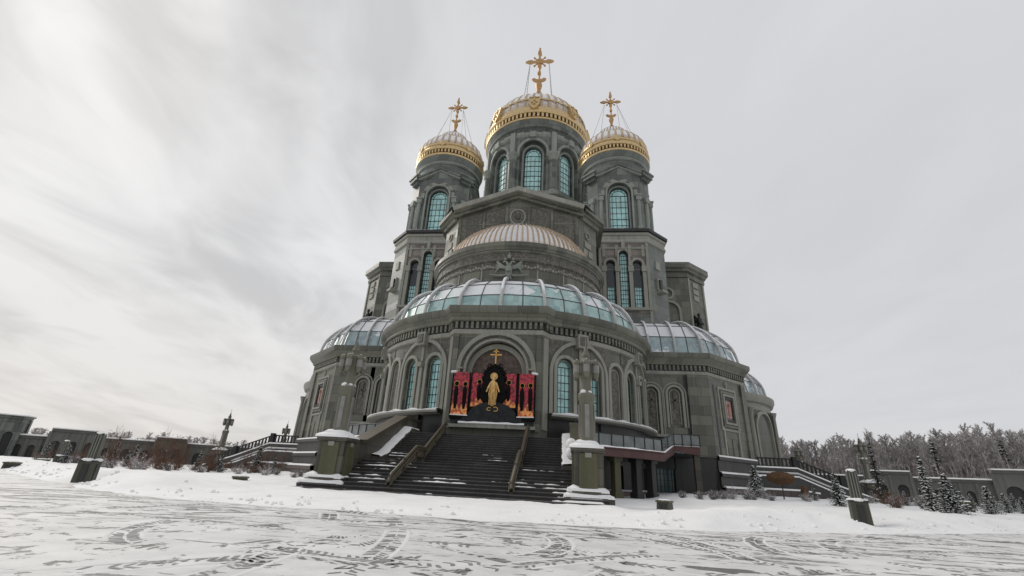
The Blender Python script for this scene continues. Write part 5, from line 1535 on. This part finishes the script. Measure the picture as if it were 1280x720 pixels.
def spruce(name, seed, h, w, snow=.35, layers=16, per=13, parent=None, leaf=.16):
    """conifer: whorls of drooping boughs made of small sprays, snow lying on them"""
    R = random.Random(seed); tr = MB(); cr = MB(); sn = MB()
    tr.tube([(0, 0, -.2), (0, 0, h * .5), (0, 0, h * .98)], [.03 * w + .02 * h * .5, .012 * h, .004 * h], 6, 0)
    for k in range(layers):
        f = (k + .3) / layers; zl = h * (.05 + .93 * f); rad = w * .5 * (1 - f) ** .85 * R.uniform(.82, 1.15) + .03 * h * (1 - f)
        for j in range(max(4, int(per * (1 - f * .6)))):
            z = zl + R.uniform(-.75, .75) * h / layers; az = 2 * pi * (j + R.random() * .8) / max(4, int(per * (1 - f * .6))) + k; L_ = rad * R.uniform(.65, 1.12)
            d = Vector((cos(az), sin(az), 0)); side = Vector((-sin(az), cos(az), 0))
            n = 5
            for q in range(n):
                t = (q + .6) / n; p = Vector((0, 0, z)) + d * L_ * t + Vector((0, 0, -.32 * L_ * t * t + R.uniform(-.02, .02) * h * .5))
                sz = leaf * h * .28 * (1.15 - .5 * t) * R.uniform(.7, 1.3)
                for s in (-1, 1):
                    tip = p + (d * .75 + side * s * R.uniform(.4, .95) + Vector((0, 0, -.30 + R.uniform(-.15, .2)))) * sz
                    mid = p + side * s * sz * .12
                    cr.face([p - d * sz * .2, mid + Vector((0, 0, .03 * sz)), tip, p + d * sz * .45], 0)
                    cr.face([p, p + Vector((0, 0, -sz * .3)) + d * sz * .2, tip + Vector((0, 0, -sz * .12))], 0)
                if R.random() < snow and t > .2:
                    c = p + Vector((0, 0, .06 * sz)) + d * sz * .1; a = sz * R.uniform(.35, .95)
                    hh = a * .45
                    base = [c + d * a * 1.1, c + side * a * .7, c - d * a, c - side * a * .7]
                    top = c + Vector((0, 0, hh))
                    for i in range(4): sn.face([base[i], base[(i + 1) % 4], top], 0)
    e = empty(name, (0, 0, 0)); 
    tr.build('trunk', ['bark'], e, merge=False); cr.build('crown', ['needle'], e, smooth=False, merge=False)
    if sn.f: sn.build('snow', ['snow'], e, merge=False, ang=80)
    return e

def shrub(name, seed, h, w, twig='twig', leaf=None, nst=22, snow=0):
    R = random.Random(seed); st = MB(); lf = MB(); sn = MB()
    for k in range(nst):
        az = R.uniform(0, 2 * pi); out = R.uniform(.1, 1); p = Vector((R.uniform(-.08, .08) * w, R.uniform(-.08, .08) * w, -.1))
        d = Vector((cos(az) * out * w / h, sin(az) * out * w / h, 1.0)); cur = p; ln = h * R.uniform(.6, 1.05)
        d.normalize(); segs = [cur]
        for s in range(5):
            d = (d + rvec(R) * .16 + Vector((0, 0, .05))).normalized(); cur = cur + d * ln / 5; segs.append(cur)
        st.tube(segs, [.012, .011, .009, .007, .005, .003], 3, 0, False)
        for s in range(1, 6):
            for q in range(4):
                b0 = segs[s - 1].lerp(segs[s], R.random()); e = (d + rvec(R) * .9).normalized(); l2 = ln * R.uniform(.12, .3); b1 = b0 + e * l2
                ribbon(st, b0, b1, .006, .003, 0)
                for u in range(2): 
                    c0 = b0.lerp(b1, R.uniform(.3, 1)); ribbon(st, c0, c0 + (e + rvec(R)).normalized() * l2 * .5, .004, .002, 0)
                if leaf:
                    for u in range(2):
                        c0 = b0.lerp(b1, R.random()) + rvec(R) * .03; a = rvec(R) * R.uniform(.012, .032); b = rvec(R) * R.uniform(.012, .032)
                        lf.face([c0 - a, c0 + b, c0 + a, c0 - b], 0)
                if snow and R.random() < snow: sn.ball(b1, R.uniform(.012, .03), .7, 5)
    e = empty(name, (0, 0, 0)); st.build('twigs', [twig], e, smooth=False, merge=False)
    if leaf: lf.build('dry_leaves', [leaf], e, smooth=False, merge=False)
    if sn.f: sn.build('snow', ['snow'], e, merge=False)
    return e
used = set()
def put(proto, x, y, s, label, cat, group=None, z=None, rz=None, sz=None):
    o = proto if proto.name not in used else copy_tree(proto)
    used.add(proto.name)
    o.location = (x, y, height(x, y) - .03 if z is None else z); o.rotation_euler = (0, 0, random.uniform(0, 6.28) if rz is None else rz)
    o.scale = (s, s, s * (sz or 1)); tag(o, label, cat, group); return o

SP = [spruce('spruce', 3, 2.2, 1.95, .62, 17, 19, leaf=.2), spruce('spruce', 5, 2.0, 1.3, .4, 17, 16, leaf=.2), spruce('spruce', 9, 3.0, .9, .75, 22, 11, leaf=.14)]
G_ = 'young spruces in the snow gardens'
put(SP[0], 25.4, -48.0, .9, 'broad bushy spruce caked in snow, biggest at right', 'spruce', G_)
put(SP[2], 24.5, -47.9, .95, 'tall thin spruce rising just left of the broad snowy spruce', 'spruce', G_)
put(SP[0], 30.2, -44.2, .72, 'snowy spruce before the tall right pavilion', 'spruce', G_)
put(SP[0], 22.2, -31.5, 1.15, 'snowy cone-shaped spruce against the right corner block plinth', 'spruce', G_, sz=1.05)
put(SP[1], 20.8, -46.4, .86, 'dark spruce dusted with snow just left of the right light bollard', 'spruce', G_)
put(SP[1], 25.1, -35.1, .6, 'small dark spruce before the right side stairs', 'spruce', G_)
put(SP[1], -19.6, -38.1, .95, 'narrow dark spruce before the left side stairs', 'spruce', G_, sz=1.15)
put(SP[1], -19.9, -41.9, .62, 'low dark spruce between rusty shrubs and left stairs', 'spruce', G_)
put(SP[1], -28.4, -45.9, .62, 'small dark spruce standing behind the left plaza bollard', 'spruce', G_)
put(SP[2], -33.9, -37.0, .85, 'thin spruce before the brown-shrubbed part of left gallery', 'spruce', G_)
put(SP[1], -46.5, -32.2, .85, 'dark young spruce before the dark columned hall', 'spruce', G_)
put(SP[0], -33.5, -32.0, .66, 'snow-white wrapped-looking young spruce before the left gallery', 'spruce', G_, sz=1.1)
for i, (x, y, s) in enumerate([(32.6, -39.8, .48), (33.9, -40.7, .55), (36.4, -38.9, .5), (28.8, -42.7, .34), (32.6, -36.6, .5), (30.8, -40.0, .4), (37.5, -35, .55), (40, -34, .6), (27.6, -43.6, .36), (35, -36, .42), (34.9, -42.6, .42), (29.4, -38.5, .45)]):
    put(SP[0], x, y, s, 'knee-high snow-covered spruce in the right garden', 'spruce', 'small snow-covered spruces on the right')
RU = [shrub('rusty_shrub', 11, 1.4, 1.7, 'rust', 'rust', 14, .02), shrub('rusty_shrub', 12, 2.3, 1.0, 'rust', 'rust', 14, .0)]
BA = [shrub('bare_shrub', 21, .9, 1.1, 'twig', None, 20, .10), shrub('bare_shrub', 22, .6, .9, 'grey_bark', None, 24, .12)]
FR0 = random.Random(8)
G2 = 'rusty brown shrubs in the left garden'
for x, y, k, s in [(-23.0, -40.7, 0, 1.05), (-24.2, -42.4, 1, 1.05), (-26.9, -40.0, 1, 1.1), (-22.0, -46.4, 0, .85), (-29.7, -40.0, 0, 1.0), (-26.4, -34.4, 0, 1.15), (-21.6, -40.2, 0, 1.0), (-25.6, -41.0, 0, 1.0), (-27.5, -37.2, 1, .95), (-31.5, -36.6, 0, 1.0), (-36, -35, 0, 1.1), (-22.2, -43.4, 0, .8), (-24.9, -44.2, 0, .8), (-20.9, -37.6, 1, .8), (-18.4, -40.6, 0, .7), (-38.5, -37, 0, 1.0), (-33, -40.5, 0, .8), (-41, -33, 1, 1.0), (-29, -35, 1, 1.1)]:
    put(RU[k], x, y, s * FR0.uniform(.65, 1.15), 'rusty brown leafless shrub in the left garden before the gallery', 'shrub', G2)
for i in range(18):
    x = FR0.uniform(-42, -18); y = -38 + (x + 20) * -.10 + FR0.uniform(-5, 4)
    if y < edge_y(x) + 5: continue
    put(RU[i % 2], x, y, FR0.uniform(.7, 1.2), 'rusty brown leafless shrub in the left garden before the gallery', 'shrub', G2)
put(RU[0], 24.6, -45.0, .85, 'rusty brown shrub left of the broad snowy spruce', 'shrub')
put(RU[0], 30.3, -34.8, .95, 'dull brown shrub before the right gallery pavilion', 'shrub')
for x, y, k, s in [(17.1, -40.4, 0, .95), (15.3, -42.4, 1, 1.1), (18.8, -38.9, 0, .9), (16.2, -41.6, 1, 1.0), (14.2, -43.4, 1, .9), (19.5, -40.9, 1, .9), (20.5, -37.5, 0, .8), (17.9, -42.2, 1, .8), (22, -40.5, 0, .7), (16.4, -39.4, 1, 1.1), (22.6, -38.8, 1, .9), (13.6, -41.5, 1, .9), (18.2, -40.2, 1, 1.0)]:
    put(BA[k], x, y, s, 'low bare twiggy shrub in snow before the right terrace', 'shrub', 'bare shrubs on the right')
for x, y, k, s in [(-20.8, -48.1, 0, 1.25), (-15.6, -42.8, 0, .95), (-17.2, -43.5, 0, .8), (-18.5, -45.5, 1, 1.0), (-14.2, -40.6, 1, 1.0), (-23.5, -47.2, 1, 1.0), (-27, -44.3, 0, 1.0), (-31.8, -42.2, 1, 1.2), (-21.5, -44.9, 1, 1.1), (-16.8, -39.5, 1, .9), (-13.2, -43.2, 1, .8), (-35, -40, 0, 1.1), (-39.5, -38.5, 1, 1.2)]:
    put(BA[k], x, y, s, 'bare twiggy shrub poking from snow in the left garden', 'shrub', 'bare shrubs on the left')
for x, y, k, s in [(30, -36.5, 0, .8), (27.3, -40.5, 1, .9), (33, -34, 0, .9), (29.2, -41.8, 1, .8), (35.5, -40.8, 1, .9), (38.4, -37.4, 0, .9), (26, -43, 1, .7), (31.6, -42.4, 1, .8), (28, -37, 0, .9), (36.5, -42, 1, .7)]:
    put(BA[k], x, y, s, 'bare twiggy shrub among small spruces at right', 'shrub', 'bare shrubs in the right garden')
PR = random.Random(12)
for i in range(26):
    x = PR.uniform(26, 46); y = PR.uniform(-46, -24)
    if y < edge_y(x) + 3.5 or y > edge_y(x) + 19: continue
    if i % 3: put(SP[0], x, y, PR.uniform(.28, .62), 'knee-high snow-covered spruce in the right garden', 'spruce', 'small snow-covered spruces on the right')
    else: put(BA[i % 2], x, y, PR.uniform(.8, 1.3), 'bare twiggy shrub among small spruces at right', 'shrub', 'bare shrubs in the right garden')
for x, y, s in ((-30.5, -38.5, .9), (-25.2, -37.6, .8), (-22.6, -38.8, .75), (-33, -38.6, .7), (-37.5, -33.5, .9), (-27.8, -41.8, .6), (-17.6, -38.8, .6), (-40.5, -35.5, .8)):
    put(SP[1], x, y, s, 'dark young spruce among rusty shrubs in the left garden', 'spruce', 'dark young spruces on the left')
# wrapped ornamental tree and bush
def wrapped(label, x, y, h, w, th, stem):
    e = empty('wrapped_tree', (x, y, height(x, y))); tag(e, label, 'wrapped tree', 'wrapped ornamental trees')
    c = MB(); c.ball((0, 0, h - th / 2), w / 2, th / w, 20)
    for i, p in enumerate(c.v):
        q = 1 + .07 * mnoise.noise((p[0] * 3, p[1] * 3, p[2] * 4)); c.v[i] = (p[0] * q, p[1] * q, p[2])
    c.build('crown', ['wrap'], e)
    if stem:
        t = MB(); t.tube([(0, 0, -.2), (.03, 0, h * .5), (0, 0, h - th * .6)], [.045, .035, .05], 6); t.build('trunk', ['bark'], e)
wrapped('ornamental tree wrapped in brown cloth as a flat oval on a thin trunk', 21.3, -38.6, 1.85, 1.9, .9, True)
wrapped('small bush wrapped in brown cloth before the right side stairs', 23.4, -37.3, 1.05, .55, .95, False)

M['thicket'] = plain('dark_thicket', (.30, .27, .265, 1), .95, 0, spec=.05)
# ------------------------------------------------------------------ forests
FT = [tree_proto('birch_tree', 100 + k, 16, 3.7, 'birch' if k % 2 == 0 else 'grey_bark', nb=34 + 3 * k, fine=6, tw=.042, first=.30) for k in range(5)]
FS = spruce('forest_spruce', 77, 15, 5.0, .16, 22, 10, leaf=.10)
FR = random.Random(5)
cx, cy = 5.4, -75.6
def bear(px, D):    # heading of the row, not of the lens: bearings run along the forest edge
    a = radians(-6.83 + px); return cx + D * sin(a), cy + D * cos(a)
n = 0
for row, (D, cnt, hs) in enumerate(((128, 34, .92), (142, 36, 1.0), (158, 36, 1.08))):
    for i in range(cnt):
        deg = 29.5 + (47.5 - 29.5 + 3) * (i + FR.uniform(-.4, .4)) / cnt
        if deg < 36 and row == 2 and i % 2: continue
        if deg < 35 and row == 0 and i % 3 == 0: continue
        x, y = bear(deg, D + FR.uniform(-5, 5)); s = hs * FR.uniform(.86, 1.08) * (.84 + .14 * ss(33, 46, deg))
        if (deg > 36 and FR.random() < .13):
            put(FS, x, y, s * FR.uniform(.8, 1.0), 'dark spruce among bare birches of the forest behind right gallery', 'spruce', 'spruces in the right forest', z=-.2)
        else:
            k = FR.randrange(5)
            put(FT[k], x, y, s, ('pale-barked bare birch' if k % 2 == 0 else 'grey bare tree') + ' in the forest behind the right gallery', 'tree', 'birches in the right forest' if k % 2 == 0 else 'grey trees in the right forest', z=-.2)
ug = MB(); UR = random.Random(3)
for i in range(14000):
    deg = UR.uniform(28, 52); D = UR.uniform(118, 168); x, y = bear(deg, D); h = UR.uniform(2.5, 10) * UR.uniform(.5, 1)
    p = Vector((x, y, -.2)); q = p + Vector((UR.uniform(-1.2, 1.2), UR.uniform(-1.2, 1.2), h)); ribbon(ug, p, q, .06, .02, 0 if UR.random() < .6 else 1)
    for k in range(2):
        m = p.lerp(q, UR.uniform(.4, 1)); ribbon(ug, m, m + rvec(UR) * UR.uniform(.5, 1.6), .06, .03, 0 if UR.random() < .7 else 1)
tag(ug.build('undergrowth', ['thicket', 'twig'], smooth=False, merge=False), 'dense grey-brown thicket of saplings between the forest trunks', 'undergrowth', kind='stuff')
put(FS, 37.8, -22.2, .42, 'tall narrow dark spruce behind the right side stairs lamp', 'spruce', z=0)
for i in range(96):
    deg = -50 + 30.5 * (i + FR.uniform(-.5, .5)) / 96
    x, y = bear(deg, 235 + FR.uniform(-18, 18))
    sp = i % 8 == 0
    put(FS if sp else FT[1 + 2 * (i % 2)], x, y, FR.uniform(.50, .66) if not sp else FR.uniform(.42, .58), 'distant bare tree on the skyline behind the left gallery' if not sp else 'distant dark spruce on the skyline behind the left gallery', 'tree', 'bare skyline trees on the left' if not sp else 'skyline spruces on the left', z=-.5).scale[0] *= 2.2

# ------------------------------------------------------------------ sky, sun, camera
W = bpy.data.worlds.new('World'); SC.world = W; W.use_nodes = True
nt = W.node_tree; X.nt = nt
bg = nt.nodes['Background']
SUN_EL, SUN_AZ = radians(38), radians(-62)
sky = nt.nodes.new('ShaderNodeTexSky'); sky.sky_type = 'NISHITA'; sky.sun_disc = False
sky.sun_elevation = SUN_EL; sky.sun_rotation = SUN_AZ; sky.dust_density = 3
tc = nt.nodes.new('ShaderNodeTexCoord')
x, y, z = sep(nt, tc.outputs['Generated'])
zz = z.mx(0.0) + .16
cxn = x / zz; cyn = y / zz
def vec(a, b, c=0.0):
    n = nt.nodes.new('ShaderNodeCombineXYZ')
    for i, v in enumerate((a, b, c)):
        if isinstance(v, X): nt.links.new(v.k, n.inputs[i])
        else: n.inputs[i].default_value = v
    return n.outputs[0]
th = radians(8)
u = cxn * cos(th) + cyn * sin(th); v = cyn * cos(th) - cxn * sin(th)
n1 = noise(nt, vec(u * 1.35, v * .62, 3.0), 1.0, 3, .5, .9)
n2 = noise(nt, vec(u * .7, v * .6, 11.3), 1.0, 3, .5, .6)
n3 = noise(nt, vec(u * 3.0, v * 1.7, 1.0), 1.0, 4, .55, .9)
sd = x * sin(SUN_AZ) + y * cos(SUN_AZ)
hn = (x * x + y * y).sq().mx(.05)
left = (sd / hn).step(.52, 1.0)
cl = n1 * .46 + n2 * .24 + n3 * .30
f = (cl - .5) * (left * 1.1 + .5) * 2.6 + .5
darkc = mixc(nt, left, (5.8, 5.88, 6.15, 1), (5.5, 5.55, 5.65, 1))
lightc = mixc(nt, left, (6.9, 6.92, 7.1, 1), (8.05, 8.07, 8.12, 1))
cloud = mixc(nt, f.step(.12, .9), darkc, lightc)
warm = (z.step(.42, .0)) * left
cloud = mixc(nt, warm * .55, cloud, (7.3, 6.9, 6.5, 1))
haze = z.step(.22, -.02) * (left * -1 + 1)
cloud = mixc(nt, haze * .5, cloud, (6.6, 6.65, 6.75, 1))
c = mixc(nt, .97, sky.outputs[0], cloud)
nt.links.new(c, bg.inputs['Color']); bg.inputs['Strength'].default_value = .104

sun = bpy.data.lights.new('sun', 'SUN'); sun.energy = 1.5; sun.angle = radians(40); sun.color = (1, .94, .85)
so = bpy.data.objects.new('sun', sun); COL.objects.link(so)
d = Vector((sin(SUN_AZ) * cos(SUN_EL), cos(SUN_AZ) * cos(SUN_EL), sin(SUN_EL)))
so.rotation_euler = d.to_track_quat('Z', 'Y').to_euler(); so.location = d * 200

cam = bpy.data.cameras.new('camera'); cam.sensor_width = 36; cam.lens = 558.06 / 1280 * 36; cam.clip_end = 6000; cam.clip_start = .05
co = bpy.data.objects.new('camera', cam); COL.objects.link(co)
yaw, pitch, roll = radians(-6.8345), radians(22.8328), radians(3.06395)
fw = Vector((sin(yaw) * cos(pitch), cos(yaw) * cos(pitch), sin(pitch))); rt = Vector((cos(yaw), -sin(yaw), 0)); up = rt.cross(fw)
r2 = rt * cos(roll) + up * sin(roll); u2 = up * cos(roll) - rt * sin(roll)
co.matrix_world = Matrix(((r2.x, u2.x, -fw.x, 5.3807), (r2.y, u2.y, -fw.y, -75.5615), (r2.z, u2.z, -fw.z, 1.1379), (0, 0, 0, 1)))
SC.camera = co
SC.view_settings.view_transform = 'Standard'; SC.view_settings.look = 'None'; SC.view_settings.exposure = 0
SC.cycles.max_bounces = 6; SC.cycles.use_denoising = True
